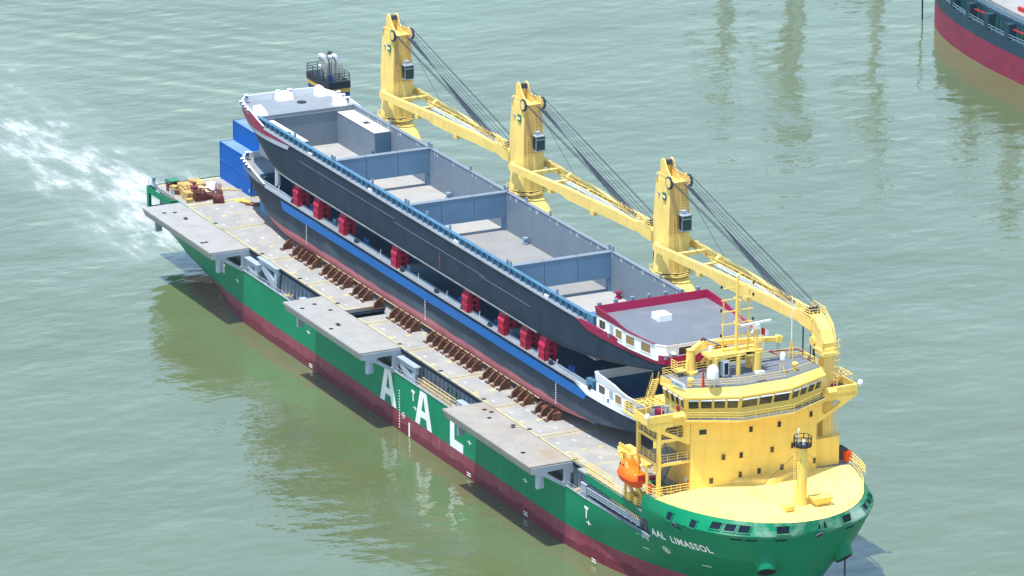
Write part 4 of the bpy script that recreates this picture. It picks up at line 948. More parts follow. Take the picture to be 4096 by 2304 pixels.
    m = MB(); ladder(m, (CX+2.75, CY-.85, 29.0), (CX+2.35, CY-.75, 37.5), .55, (0, 1, 0), .38, .045); ladder(m, (CX+2.3, CY+.5, 38), (CX+2.15, CY+.45, 41.5), .5, (0, 1, 0), .38, .045); m.build('ladder', 'yellow_old', c)
    # emblem: small green and white plate on the starboard face
    m = MB(); m.box(CX+.35, CX+1.25, CY-1.66, CY-1.56, 39.3, 40.4); em = m.build('emblem', 'winch_green', c)
    m = MB(); m.box(CX+.45, CX+1.15, CY-1.69, CY-1.64, 39.65, 40.0); m.build('emblem_stripe', 'white', c)
    m = MB().lathe((CX-.9, CY-1.55, 39.9), [(.22, -.1), (.22, .1)], 12, 'y'); m.box(CX-1.9, CX-1.5, CY-1.6, CY-1.4, 42.0, 42.4); m.build('flood_lamp', 'steel_light', c)
    # jib: two converging girders, walkway, head
    def gy(x): return float(np.interp(x, [1, 17, 30, 41], [2.85, 1.75, 1.05, .95]))
    jx = [.9, 8, 15.5, 17, 24, 24.5, 30, 37]
    top = [33.15, 33.3, 33.5, 33.55, 33.6, 33.6, 33.7, 33.75]; dep = [1.0, 1.15, 1.3, 1.65, 1.75, 1.6, 1.55, 1.45]
    for sd in (-1, 1):
        m = MB(); rows = []
        for x, t, d in zip(jx, top, dep):
            y = CY+sd*gy(x); rows.append([(CX+x, y-.3, t-d), (CX+x, y+.3, t-d), (CX+x, y+.3, t), (CX+x, y-.3, t)])
        m.grid(rows, True); m.face(rows[0]); m.face(rows[-1])
        m.box(CX+11.6, CX+12.6, CY+sd*gy(12)-.32, CY+sd*gy(12)+.32, 31.6, 32.3); m.box(CX+23.5, CX+24.6, CY+sd*gy(24)-.32, CY+sd*gy(24)+.32, 31.4, 32.2)
        m.lathe((CX+.6, CY+sd*2.6, 32.65), [(.75, -.3), (.75, .3)], 18, 'y'); g_ = m.build('jib_girder', 'yellow_old', c)
    for x in (6, 12, 18, 24, 30): MB().box(CX+x-.25, CX+x+.25, CY-gy(x), CY+gy(x), 32.7, 33.2).build('cross_beam', 'yellow_old', c)
    MB().lathe((CX+12.2, CY+.9, 33.6), [(.5, -.3), (.5, .3)], 14, 'x').build('rope_drum', 'yellow_old', c)
    m = MB(); m.box(CX+13, CX+37, CY-.5, CY+.5, 33.2, 33.28); m.build('jib_walkway', 'steel_light', c)
    m = MB(); rail([(CX+13, CY-.9, 33.5), (CX+37, CY-.75, 33.75)], 1.0, 2, 1.6, .045, mb=m); m.build('jib_railing', 'yellow_old', c)
    m = MB(); rows = [[(CX+x, CY-h, z0), (CX+x, CY+h, z0), (CX+x, CY+h, z1), (CX+x, CY-h, z1)] for x, h, z0, z1 in ((36.5, 1.35, 32.6, 33.75), (39, 1.3, 32.2, 33.9), (41, 1.1, 32.0, 33.6))]
    m.grid(rows, True); m.face(rows[0]); m.face(rows[-1]); rail([(CX+37, CY-1.3, 33.8), (CX+40.8, CY-1.2, 33.8), (CX+40.8, CY+1.2, 33.8), (CX+37, CY+1.3, 33.8)], 1.0, 3, 1.0, .05, mb=m); m.build('jib_head', 'yellow_old', c)
    m = MB()
    for k in range(4): m.lathe((CX+39.3, CY-.75+k*.5, 34.0), [(.62, -.1), (.7, 0), (.62, .1)], 16, 'y')
    m.build('jib_sheaves', 'rope', c)
    # wire ropes
    m = MB()
    for k in range(3): m.tube([(CX-1.0, CY-.42+k*.42, 44.4), (CX+38.2+k*.4, CY-.6+k*.5, 34.2)], .042, 5)
    for k in range(9):
        s = Vector((CX+2.75, CY+.2+k*.2, 42.0-.12*k)); e = Vector((CX+37.5-1.35*k, CY-.5+.14*k, 33.95)); m.tube([s, e], .045, 5)
    for k in range(3): m.tube([(CX+2.6, CY-1.6+.12*k, 42.7-.25*k), (CX+38.6-1.5*k, CY-.9, 34.1)], .04, 5)
    for k in range(2): m.tube([(CX+2.4, CY+1.5+.12*k, 43.0-.1*k), (CX+39.2, CY+.8+.2*k, 34.6)], .045, 5)
    m.tube([(CX+2.3, CY+.9, 41.0), (CX+12.2, CY+1.6, 33.9)], .03, 4)
    m.tube([(CX+40.3, CY-.3, 32.2), (CX+40.3, CY-.3, 28.3)], .09, 5)
    m.build('wire_ropes', 'rope', c)
    return c
c3 = make_crane()
c2 = copy_tree(c3, (79.9, 12, 11.9)); c2['label'] = 'yellow deck crane in the middle of the three along the port side'
c1 = copy_tree(c3, (35.2, 12, 11.9)); c1['label'] = 'yellow deck crane farthest aft, beside the barge bows'
# the forward crane's jib head bends down onto its rest, with hooks below
m = MB(); m.plate([(38.0, 33.85), (41.0, 33.75), (42.9, 32.5), (43.7, 30.9), (43.6, 29.8), (41.9, 29.8), (41.7, 30.7), (40.6, 31.7), (38.0, 32.0)], [], lambda a, b, d: (CX+a, CY-.95+d, b), 1.9)
m.lathe((CX+41.3, CY-1.05, 30.7), [(.65, -.12), (.65, .12)], 18, 'y'); m.box(CX+41.6, CX+43.9, CY-1.15, CY+1.15, 29.78, 30.15)
rail([(CX+41.2, CY-1, 33.6), (CX+43.2, CY-1, 32.2), (CX+43.9, CY-1, 30.5)], 1.0, 3, .7, .05, mb=m); rail([(CX+41.2, CY+1, 33.6), (CX+43.2, CY+1, 32.2), (CX+43.9, CY+1, 30.5)], 1.0, 3, .7, .05, mb=m)
m.build('jib_neck', 'yellow_old', c3)
m = MB()
m.tube([(163.2, 11.2, 32.2), (163.2, 11.2, 26.6)], .1, 5); m.tube([(165.2, 11.2, 31.2), (165.2, 11.2, 28.4)], .07, 5); m.lathe((165.2, 11.2, 27.2), [(.15, 0), (.4, .3), (.4, .8), (.12, 1.3)], 10); m.tube([(166.6, 11.0, 30.4), (166.6, 11.0, 27.6), (166.2, 10.6, 26.6)], .1, 5)
m.build('hook_block', 'black', c3)

# ------------------------------------------------------------------ the two stacked barges
YC, HB = .4, 8.85
def barge(low):
    dz = -9.2 if low else 0.
    G, BT_ = 28.1+dz, 22.1+dz
    hullm = 'barge_paint' if low else 'barge_hull'
    trim = 'white' if low else 'maroon'
    b = thing('river_barge', (88, YC, BT_), 'lower barge with pink bottom and blue side stripe, resting on the hatch covers' if low else 'upper grey barge with open hold and maroon trim, stacked on the lower barge', 'barge', 'stacked river barges')
    def q(z): return z+dz
    def xs(z): return 17+10*max(0, (28.1-z)/6.)**1.25
    def half(x, z):
        s = min(1, max(0, (x-xs(z))/16.)); fl = 5.0+.8*((z-22.1)/6.)
        h = fl+(HB-fl)*math.sqrt(max(0, 1-(1-s)**2))
        if x > 132: h -= 1.75*min(1, (x-132)/25.)**1.8
        if x > 155.6: h -= .9*((x-155.6)/2.2)**2
        return h
    def zbt(x): return 22.1 if x < 126 else 22.1+4.3*((x-126)/31.8)**1.5
    def topz(x): return 28.1 if x > 31 else 28.1+.5*min(1, (31-x)/8)
    T = [0, .005, .012, .02, .03, .04, .05, .0625, .075, .0875, .1, .115, .13, .145, .16, .18, .2, .25, .35, .5, .65, .75, .8, .84, .88, .9, .92, .935, .95, .96, .97, .978, .985, .993, 1]
    lev = [0, .035, .1, .2, .3, .4, .5, .6, .7, .78, .86, .93, 1]
    h = MB()
    for sd in (-1, 1):
        rows = []
        for f in lev:
            zref = 22.1+6*f; row = []
            for t in T:
                x = xs(zref)+(157.8-xs(zref))*t; z = zbt(x)+(topz(x)-zbt(x))*f
                hh = half(x, zref)-(.75 if f == 0 else .2 if f == .035 else 0)
                row.append((x, YC+sd*max(.5, hh), q(z)))
            rows.append(row)
        h.grid(rows)
        if sd == -1: R0 = rows
    mir = lambda p: (p[0], 2*YC-p[1], p[2])
    h.grid([[r[0], mir(r[0])] for r in R0]); h.grid([[r[-1], mir(r[-1])] for r in R0]); h.grid([R0[0], [mir(p) for p in R0[0]]])
    hu = h.build('hull', hullm, b, smooth=32)
    # deck all round the hold
    d = MB(); xsn = [17.05, 18, 19.5, 22, 25, 28, 30, 36, 60, 100, 132, 139.6]
    for sd in (-1, 1):
        d.grid([[(x, YC+sd*(half(x, 28.1)+.03), q(topz(x)+.02)) for x in xsn if x >= 28], [(x, YC+sd*7.9, q(topz(x)+.02)) for x in xsn if x >= 28]])
    d.grid([[(x, YC+(half(x, 28.1)-.03)*y, q(28.62 if x < 24 else 28.5)) for y in (-1, -.5, 0, .5, 1)] for x in (17.1, 18, 19.5, 22, 25, 27.4)])
    d.grid([[(x, YC+(half(x, 28.1)-.05)*y, q(27.62)) for y in (-1, 0, 1)] for x in (139.5, 145, 150, 155, 157.7)])
    d.build('deck', 'barge_deck', b)
    if not low:
        MB().tube([(x, YC-half(x, 22.5)+.1, q(22.42)) for x in list(np.linspace(33, 46, 14))+[80, 124]], .17, 6).build('bilge_strake', 'bilge_grey', b)
    # gunwale edge rail
    d = MB()
    for sd in (-1, 1): d.tube([(x, YC+sd*(half(x, 28.1)+.05), q(28.08)) for x in (31, 36, 60, 100, 132, 137)], .11, 5)
    d.build('gunwale', 'barge_deck', b)
    # hold
    d = MB(); d.box(27.2, 139.8, YC-7.9, YC+8.05, q(22.9), q(23.2)); floor = d.build('hold_floor', 'lower_hold_shade' if low else 'hold_floor', b)
    if not low: MB().box(80.4, 113.6, YC-7.8, YC+7.8, q(23.2), q(23.21)).build('hold_floor', 'hold_floor_grey', b)
    d = MB()
    for y in (YC-7.95, YC+7.95): d.box(27.2, 139.8, y-.12, y+.12, q(23.2), q(28.1))
    d.box(27.0, 27.25, YC-7.9, YC+7.9, q(23.2), q(29.0)); d.box(139.6, 139.85, YC-7.9, YC+7.9, q(23.2), q(28.6)); hw = d.build('hold_wall', 'lower_hold_shade' if low else 'hold_wall', b)
    d = MB()
    for y in (YC-2.7, YC+2.6): d.box(27.25, 27.3, y-.05, y+.05, q(23.2), q(28.9))
    d.build('wall_seam', 'steel_blue_grey', hw)
    for sd in (-1, 1):
        if low:
            d = MB(); y = YC+sd*7.95; d.box(27.0, 139.9, y-.12, y+.12, q(28.1), q(28.4)); cm = d.build('coaming', 'steel_blue_grey', b); continue
        d = MB(); y = YC+sd*7.95; d.box(27.0, 139.9, y-.12, y+.12, q(28.1), q(29.0)); d.box(27.0, 139.9, y-.2 if sd > 0 else y-.42, y+.42 if sd > 0 else y+.2, q(29.0), q(29.1))
        d.box(27.0, 139.9, y-.05-(.25 if sd < 0 else 0), y+.05+(.25 if sd > 0 else 0), q(28.14), q(28.22))
        cm = d.build('coaming', 'coaming_blue' if sd < 0 else 'hold_wall', b)
        stay = Proto('coaming_stay', MB().hexa([(-.09, -.42, 0), (.09, -.42, 0), (.09, 0, 0), (-.09, 0, 0)], [(-.09, -.3, .9), (.09, -.3, .9), (.09, 0, .9), (-.09, 0, .9)]), 'coaming_blue')
        x = 29.
        while x < 139: 
            o = at(cm, stay, (x, y+sd*.12, q(28.1))); o.rotation_euler = (0, 0, 0 if sd < 0 else math.pi); x += 1.75
    post = Proto('coaming_post', MB().box(-.14, .14, -.14, .14, 0, .75), 'steel_blue_grey')
    for x in (40.6, 54.2, 55.1, 68.6, 80.0, 80.9, 87.2, 94.8, 113.2, 114.2, 128.5): 
        for y in (YC-7.95, YC+8.0):
            if not low: at(cm, post, (x, y, q(29.08)))
    d = MB(); d.box(138.2, 140.2, YC-8.45, YC-7.0, q(28.0), q(29.3)); d.box(140.0, 140.6, YC-7, YC+8, q(28.4), q(29.0)); d.build('hold_end', 'coaming_blue', b)
    if not low:
        for k in range(7):
            y = YC-7.6+k*2.5; d = MB().box(140.1, 140.5, y-.25, y+.25, q(29.0), q(31.2) if k == 0 else q(31.35)); d.build('end_post', 'steel_blue_grey', b)
    # bulkhead panels, hung clear of the floor
    for i, x in enumerate((54.4, 80.4, 113.6)):
        for k in range(3):
            y0, y1 = YC-7.8+k*5.22, YC-7.8+(k+1)*5.22-.07
            d = MB().box(x-.45, x+.45, y0, y1, q(25.25), q(28.9)); bh = d.build('bulkhead_panel', 'bulkhead_blue', b)
            d = MB().box(x-.5, x+.5, y0+.02, y1-.02, q(28.9), q(29.02)); d.build('panel_cap', 'hold_wall', bh)
        for y0 in (YC+7.45, YC-7.8): MB().box(x-.4, x+.4, y0, y0+.35, q(23.2), q(25.25)).build('bulkhead_post', 'bulkhead_blue', b)
    if not low:
        for y0, y1, xe in ((YC+5.1, YC+7.8, 41.0), (YC-7.8, YC-5.7, 40.6)):
            d = MB().box(27.3, xe, y0, y1, q(23.2), q(28.15)); bx = d.build('side_compartment', 'hold_wall', b)
            d = MB().box(27.3, xe+.05, y0-.05, y1+.0, q(28.15), q(28.25)); d.build('compartment_top', 'box_top', bx)
            d = MB()
            for k in range(6): yy = y0+.2+(y1-y0-.4)*k/5; d.box(xe, xe+.14, yy-.09, yy+.09, q(23.3), q(28.1))
            d.build('corrugation', 'coaming_blue', bx)
            d = MB().box(34.6, 35.7, (y0+y1)/2-.45, (y0+y1)/2+.45, q(28.255), q(28.3)); d.build('manhole', 'black', bx)
        d = MB().box(40.2, 40.7, YC+5.03, YC+5.09, q(23.3), q(25.2)); d.build('door', 'black', b)
        for x, m_ in ((62.6, 'steel_blue_grey'), (88.4, 'steel_blue_grey'), (117.5, 'maroon')):
            d = MB().lathe((x, YC+7.2, q(23.2)), [(.5, 0), (.5, .25), (.3, .3), (.3, .7), (.45, .75), (.45, 1.0)], 12); d.build('bilge_pump', m_, b, smooth=True)
        for x in (47.0, 68.5, 97.5, 126.0): 
            d = MB().box(x-.18, x+.18, YC-8.6, YC-8.3, q(28.1), q(28.45)); d.box(x+.5, x+.85, YC-8.6, YC-8.3, q(28.1), q(28.45)); d.build('fairlead', 'white', b)
        for n, x in ((1, 33.0), (2, 36.5), (3, 40.2), (4, 44.6), (5, 51.2), (6, 57.7), (7, 70.9), (8, 84.3), (10, 90.7), (11, 97.2), (12, 103.5), (13, 110.0), (14, 116.95), (15, 123.4), (16, 129.7)):
            text_mesh(str(n), .75, lambda a, b_: (x-.3+a, YC+7.81, q(28.35)+b_), .012).build('frame_number', 'white_mark', hw)
        for k in range(17): 
            x = 37.5+k*6.4
            if x < 134: d = MB().box(x-.05, x+.05, YC+7.8, YC+7.815, q(28.3), q(28.85)); d.build('frame_number', 'white_mark', hw)
        # thin weld bead lines and a scrape on the outer side
        d = MB()
        for z, x0, x1 in ((26.4, 44, 78), (25.9, 78, 108), (25.6, 106, 122)): d.box(x0, x1, YC-HB-.025, YC-HB+.01, q(z-.02), q(z+.02))
        d.build('weld_bead', 'steel_blue_grey', hu)
        d = MB().box(93.05, 93.35, YC-HB-.02, YC-HB+.01, q(22.9), q(25.4)); d.build('rust_mark', 'rust', hu)
    # bow bulwark, tapered trim and fittings
    xb = [30.5, 28, 25, 22, 19.7, 18, 17]
    outl = [(x, YC-half(x, 28.1)) for x in xb]+[(16.95, YC-3), (16.9, YC), (16.95, YC+3)]+[(x, YC+half(x, 28.1)) for x in xb[::-1]]
    hh = lambda i: [28.45, 28.9, 29.35, 29.5, 29.5, 29.55, 29.6, 29.65, 29.65, 29.65, 29.6, 29.55, 29.5, 29.5, 29.35, 28.9, 28.45][i]
    d = MB(); d.grid([[(x-.04*(1 if x < 18 else 0), y+(-.04 if y < YC else .04), q(28.05)) for x, y in outl], [(x-.06*(1 if x < 18 else 0), y+(-.06 if y < YC else .06), q(hh(i))) for i, (x, y) in enumerate(outl)]]); d.build('bow_bulwark', 'bilge_grey' if low else trim, b, smooth=True)
    d = MB(); inn = [(x+(.16 if x < 18 else .08), y+(.16 if y < YC-.1 else -.16 if y > YC+.1 else 0)) for x, y in outl]
    d.grid([[(x, y, q(28.05)) for x, y in inn], [(x, y, q(hh(i))) for i, (x, y) in enumerate(inn)], [(x-.06*(1 if x < 18 else 0), y+(-.06 if y < YC else .06), q(hh(i))) for i, (x, y) in enumerate(outl)]]); d.build('bulwark_lining', 'white', b)
    for sd in (-1, 1):
        d = MB(); xx = list(np.linspace(17.02, 42.5, 40)); zt = [interp([(17, 28.1), (25, 28.1), (42.5, 28.0)], x) for x in xx]; zl = [interp([(17, 27.3), (22, 27.0), (25, 27.0), (30, 27.2), (36, 27.5), (42.5, 27.95)], x) for x in xx]
        d.grid([[(x, YC+sd*(half(x, z)+.07), q(z)) for x, z in zip(xx, zt)], [(x, YC+sd*(half(x, z)+.08), q(z)) for x, z in zip(xx, zl)]]); d.build('trim_stripe', trim, b) if not low else None
        d = MB(); d.grid([[(x, YC+sd*(half(x, z)+.06), q(z)) for x, z in zip(xx, zl)], [(x, YC+sd*(half(x, z-.7)+.07), q(z-(.7 if x < 40 else .02))) for x, z in zip(xx, zl)]]); d.build('trim_stripe', 'steel_light', b) if not low else None
        # stern trim
        xx = [135.3, 139, 143, 148, 152, 155.5, 157, 157.75]; zt = [28.15, 28.2, 28.2, 28.2, 28.25, 28.35, 28.4, 28.4]; zl = [28.05, 27.1, 27.0, 27.0, 27.05, 27.15, 27.25, 27.3]
        d = MB(); d.grid([[(x, YC+sd*(half(x, 28.)+.1), q(z)) for x, z in zip(xx, zt)], [(x, YC+sd*(half(x, 28)+.1), q(z)) for x, z in zip(xx, zl)]])
        d.grid([[(x, YC+sd*(half(x, 28.)+.1), q(z)) for x, z in zip(xx, zt)], [(x, YC+sd*(half(x, 28)-.1), q(z)) for x, z in zip(xx, zt)]]); d.build('stern_bulwark', trim, b, smooth=True)
    e = half(157.75, 28)+.1; d = MB(); d.box(157.72, 157.92, YC-e, YC+e, q(27.3), q(28.4)); d.build('stern_bulwark', trim, b)
    bol = Proto('bollard', MB().lathe((0, 0, 0), [(.26, 0), (.26, .55)], 12), 'blue_bollard' if low else 'steel_blue_grey'); cap = Proto('bollard_cap', MB().lathe((0, 0, 0), [(.34, .55), (.36, .62), (.3, .7)], 12), 'white')
    def bollard(x, y, z): o = at(b, bol, (x, y, z)); at(o, cap, (x, y, z)); b_ = o.children[0]; b_.location = (0, 0, 0)
    for k in range(4): bollard(20.2+1.25*k, YC-7.9-.14*k, q(29.15-.12*k))
    bollard(17.7, YC-6.0, q(29.3)); bollard(17.6, YC+6.3, q(29.3)); bollard(17.5, YC-.6, q(29.3)); bollard(17.5, YC+1.4, q(29.3))
    for k in range(3): bollard(21.5+1.5*k, YC+8.0+.1*k, q(29.1-.1*k))
    for x in (143.6, 144.6): bollard(x, YC-8.25, q(27.7))
    for y in (YC-6.6, YC-5.4, YC+6.3): bollard(157.5, y, q(28.1))
    if not low:
        d = MB().hexa([(17.4, YC-1.2, q(28.6)), (19.2, YC-1.2, q(28.6)), (19.2, YC+1.4, q(28.6)), (17.4, YC+1.4, q(28.6))], [(17.4, YC-1.1, q(29.7)), (18.9, YC-1.1, q(29.6)), (18.9, YC+1.3, q(29.6)), (17.4, YC+1.3, q(29.7))]); d.build('bow_locker', 'white', b)
        d = MB().hexa([(17.6, YC+5.4, q(28.6)), (19.4, YC+5.4, q(28.6)), (19.4, YC+7, q(28.6)), (17.6, YC+7, q(28.6))], [(17.6, YC+5.7, q(29.9)), (18.6, YC+5.7, q(29.9)), (18.6, YC+6.7, q(29.9)), (17.6, YC+6.7, q(29.9))]); d.build('bow_locker', 'white', b)
        for yy in (YC-6.9, YC+6.6):
            d = MB().hexa([(24.0, yy-.9, q(28.5)), (27.2, yy-.9, q(28.5)), (27.2, yy+.7, q(28.5)), (24.0, yy+.7, q(28.5))], [(24.2, yy-.8, q(30.0)), (26.0, yy-.8, q(29.6)), (26.0, yy+.5, q(29.6)), (24.2, yy+.5, q(30.0))]); d.build('bow_locker', 'white', b)
        d = MB().lathe((21.2, YC+1.8, q(28.63)), [(.75, 0), (.75, .12)], 18); d.build('deck_manhole', 'black', b)
    else:
        d = MB().tube([(31.5, YC-6.9, q(28.2)), (31.5, YC-6.9, q(31.2))], .45, 10); d.build('bow_pillar', 'white', b)
    # stern house
    wp = [(141.0, -8.35), (150, -8.2), (155.9, -7.4), (157.2, -6.4), (157.2, 6.4), (155.9, 7.4), (150, 8.2), (141.0, 8.35)]
    wp = [(x, YC+y) for x, y in wp]; wi = [(x+(.2 if x < 142 else -.2 if x > 156 else 0), y+(.2 if y < YC else -.2)) for x, y in wp]
    d = MB(); n = len(wp)
    if low:
        d.grid([[(x, y, q(27.6)) for x, y in wp], [(x, y, q(29.9)) for x, y in wp], [(x, y, q(29.9)) for x, y in wi], [(x, y, q(27.6)) for x, y in wi]], True)
    else: d.prism(wp, q(27.6), q(29.85))
    hz = d.build('stern_house', 'white', b)
    if low:
        wl = [(x+(.04 if x < 142 else -.04 if x > 156 else 0), y+(.04 if y < YC else -.04)) for x, y in wi]; d = MB(); d.grid([[(x, y, q(27.65)) for x, y in wl], [(x, y, q(29.86)) for x, y in wl]], True); d.build('house_shade_lining', 'lower_hold_shade', b)  # dark inner sheet added to paint shade inside the open house
        d = MB(); d.prism(wi, q(27.64), q(27.7)); d.build('house_floor', 'lower_hold_shade', b)  # floor takes the same shade colour
    else:
        d = MB(); d.prism([(x*.998+.3, y*.985) for x, y in wp], q(29.85), q(29.92)); d.build('house_roof', 'roof_grey', b)
        d = MB(); d.hexa([(145.7, YC-2.6, q(29.9)), (148.0, YC-2.6, q(29.9)), (148.0, YC-.6, q(29.9)), (145.7, YC-.6, q(29.9))], [(145.75, YC-2.55, q(30.75)), (147.95, YC-2.55, q(30.75)), (147.95, YC-.65, q(30.75)), (145.75, YC-.65, q(30.75))]); d.build('roof_hatch', 'white', b)
    # parapet, high at the aft edge and falling towards the stern
    d = MB()
    for sd in (-1, 1):
        px = [141, 144, 146.5, 148, 150, 153, 155.9]; ph = [1.15, 1.0, .8, .5, .3, .16, .1]
        wy = lambda x: float(np.interp(x, [141, 150, 155.9], [8.35, 8.2, 7.4]))
        d.grid([[(x, YC+sd*(wy(x)+.08), q(29.8)) for x in px], [(x, YC+sd*(wy(x)+.22), q(29.85+h_)) for x, h_ in zip(px, ph)], [(x, YC+sd*(wy(x)+.05), q(29.87+h_)) for x, h_ in zip(px, ph)], [(x, YC+sd*(wy(x)-.12), q(29.9)) for x in px]])
    d.grid([[(141, YC+y, q(29.8)) for y in (-8.4, 0, 8.4)], [(140.85, YC+y, q(31.0)) for y in (-8.57, 0, 8.57)], [(141.0, YC+y, q(31.02)) for y in (-8.4, 0, 8.4)], [(141.3, YC+y, q(29.9)) for y in (-8.2, 0, 8.2)]])
    d.build('roof_parapet', trim, b, smooth=25)
    d = MB(); d.prism([(x+.06 if x > 156 else x, y*1.006) for x, y in wp if x > 149], q(29.72), q(29.84)) if not low else d.box(157.2, 157.3, YC-6.4, YC+6.4, q(29.7), q(29.85)); d.build('eaves', 'white', b)
    def hwin(x, y, wd, ht, rz, gl):
        m2 = MB(); o = .08; m2.plate([(-wd/2-o, -ht/2-o), (wd/2+o, -ht/2-o), (wd/2+o, ht/2+o), (-wd/2-o, ht/2+o)], [[(-wd/2, -ht/2), (wd/2, -ht/2), (wd/2, ht/2), (-wd/2, ht/2)]], lambda a, c_, d_: (a, -d_+.02, c_), .09)
        m2.cur = 1; m2.box(-wd/2, wd/2, -.03, .06, -ht/2, ht/2); m2.cur = 2; m2.box(-.03, .03, -.045, -.03, -ht/2, ht/2)
        p = Proto('window', m2, ['white', gl, 'brown_curtain']); return at(hz, p, (x, y, q(28.85)), rz)
    hy = lambda x: YC-float(np.interp(x, [141, 150, 155.9], [8.35, 8.2, 7.4]))
    for x, wd, gl in ((142.7, 1.5, 'window_glass'), (147.3, 1.5, 'curtain_glass'), (150.4, 1.7, 'curtain_glass'), (153.9, 1.9, 'curtain_glass')): hwin(x, hy(x)-.0, wd*1.12, 1.2, math.atan2(.8, 5.9) if x > 150 else .0166, gl)
    for y in (-3.6, 1.8): hwin(157.2, YC+y, 1.9, 1.05, math.pi/2, 'window_glass')
    d = MB().box(144.7, 145.7, hy(145.2)-.04, hy(145.2)+.1, q(27.7), q(29.5)); d.build('door', 'steel_light', b)
    if low:
        d = MB(); P = []
        xx = list(np.linspace(37, 44, 9))+[60, 100, 130]+list(np.linspace(132, 139, 8))
        d.grid([[(x+(.9*(1-f) if i == 0 else 0)+(-.7*(1-f) if i == len(xx)-1 else 0), YC-half(x, 26.2+f)-.06, 17.0+1.35*f) for i, x in enumerate(xx)] for f in (0, .5, 1)]); d.build('side_stripe', 'blue_stripe', b)
        for x in (46.5, 88.3, 130.0):
            d = MB()
            for k in range(11): d.box(x-.1, x+.1, YC-half(x, 26)-.05, YC-half(x, 26)-.02, 14.0+.36*k, 14.18+.36*k)
            d.build('draught_marks', 'white_mark', b)
        d = MB(); d.tube([(x, YC-HB-.06, 13.2) for x in (50, 125)], .06, 5); d.build('rubbing_strip', 'timber_pale', b)
        for x in (46.2, 65.5, 97.8, 109.3, 132.3): 
            bp = MB(); 
            bp.box(x-.9, x+.9, YC-7.9, YC-7.2, q(28.12), q(28.4)); bp.lathe((x-.45, YC-7.55, q(28.4)), [(.22, 0), (.22, .5), (.32, .52), (.32, .62)], 10); bp.lathe((x+.45, YC-7.55, q(28.4)), [(.22, 0), (.22, .5), (.32, .52), (.32, .62)], 10); bp.build('mooring_bitts', 'blue_bollard', b)
        for x in (34.6, 56.5, 71.5, 84.5, 94, 104.6, 123, 128.8):
            bp = MB(); bp.tube([(x, YC-8.1, q(28.1)), (x, YC-8.1, q(28.9)), (x+.1, YC-8.1, q(29.05)), (x+.25, YC-8.1, q(28.95))], .05, 6); bp.build('vent_pipe', 'white', b)
        for x in (40.5, 63.5, 79.5, 91, 99.7, 108.4, 127.4, 139.2):
            bp = MB().hexa([(x, YC-HB+.05, q(28.1)), (x+.9, YC-HB+.05, q(28.1)), (x+.9, YC-HB+.6, q(28.1)), (x, YC-HB+.6, q(28.1))], [(x+.2, YC-HB+.1, q(28.7)), (x+.6, YC-HB+.1, q(28.7)), (x+.6, YC-HB+.5, q(28.7)), (x+.2, YC-HB+.5, q(28.7))]); bp.build('chock', 'barge_hull', b)
    return b
upper = barge(False); lower = barge(True)

# red stands between the barges
def make_stand(x, k):
    y0, y1, z0, z1 = -8.35, -6.3, 18.92, 22.06
    s = thing('barge_stand', (x, -7.3, z0), f'{ordinal(k)} red perforated steel stand from the ship stern, between the two barges', 'stand', 'red stands between the barges')
    m = MB(); L = .95; sl = lambda cx, cz, w_, h_: [(cx+w_*math.cos(a), cz+h_*math.sin(a)) for a in np.linspace(0, 2*math.pi, 10, endpoint=False)]
    out = [(x-L, z0), (x+L, z0), (x+L, z0+2.05), (x-L, z0+2.05)]
    m.plate(out, [sl(x-.58+.58*i, z0+.5+.95*j, .13, .3) for i in range(3) for j in range(2)], lambda a, b, d: (a, y0+d, b), .08)
    sy, sz = .45, 1.09
    m.plate([(x-L, 0), (x+L, 0), (x+L, 1), (x-L, 1)], [sl(x-.58+.58*i, .5, .13, .28) for i in range(3)], lambda a, b, d: (a, y0+sy*b+d, z0+2.05+sz*b), .08)
    o2 = [(y0, z0), (y1, z0), (y1, z1), (y0+.45, z1+.08), (y0, z0+2.05)]
    for xx in (x-L, x+L-.08): m.plate(o2, [sl((y0+y1)/2+.1, z0+.55+.85*j, .34, .3) for j in range(3)], lambda a, b, d: (xx+d, a, b), .08)
    m.box(x-L, x+L, y1-.08, y1, z0, z1); m.box(x-L-.04, x+L+.04, y0+.45, y1, z1, z1+.06)
    for j in (1.0, 2.05): m.box(x-L-.05, x+L+.05, y0-.05, y1, z0+j-.04, z0+j+.04)
    m.build('stand_frame', 'stand_red', s)
    m = MB().box(x-L-.2, x+L+.2, y0-.1, y1+.1, z0-.02, z0+.03); m.build('base_plate', 'rust', s); return s
for k, x in enumerate((42.2, 49.8, 59.0, 77.4, 101.1, 112.7, 119.7, 125.3)): make_stand(x, k)
# keel blocks under the lower barge, and rusty brackets along its side
k = 0
for x in (47.5, 62, 76, 92, 107, 122):
    m = MB().box(x-.5, x+.5, -7.6, 7.6, 11.91, 12.6); m.box(x-.45, x+.45, -7.7, 7.7, 12.6, 12.9); m.build('keel_block', 'rust', loc=(x, 0, 11.91), label=f'{ordinal(k)} low steel block from the stern under the lower barge', cat='block', group='blocks under the lower barge'); k += 1
for k, x in enumerate((127.9, 130.7)):
    m = MB().box(x-.55, x+.55, -9.4, -8.2, 11.91, 12.95); m.box(x-.6, x+.6, -9.45, -8.15, 12.3, 12.4); m.build('timber_block', 'rust', loc=(x, -8.8, 11.91), label=('rear' if k == 0 else 'front')+' brown block under the front end of the lower barge bilge', cat='block', group='blocks by the barge bilge')
BRX = []
BRX = [41.46, 44.93, 46.85, 48.28, 50.29, 52.28, 55.8, 57.77, 59.73, 61.46, 63.41, 66.84, 68.76, 70.54, 74.25, 79.68, 81.54, 83.4, 85.04, 86.88, 92.23, 94.24, 96.03, 97.83, 99.61, 101.39, 103.35, 105.31, 107.06, 110.54, 112.46, 114.18, 116.09, 119.68, 121.56, 123.43, 126.96, 128.81, 130.64]
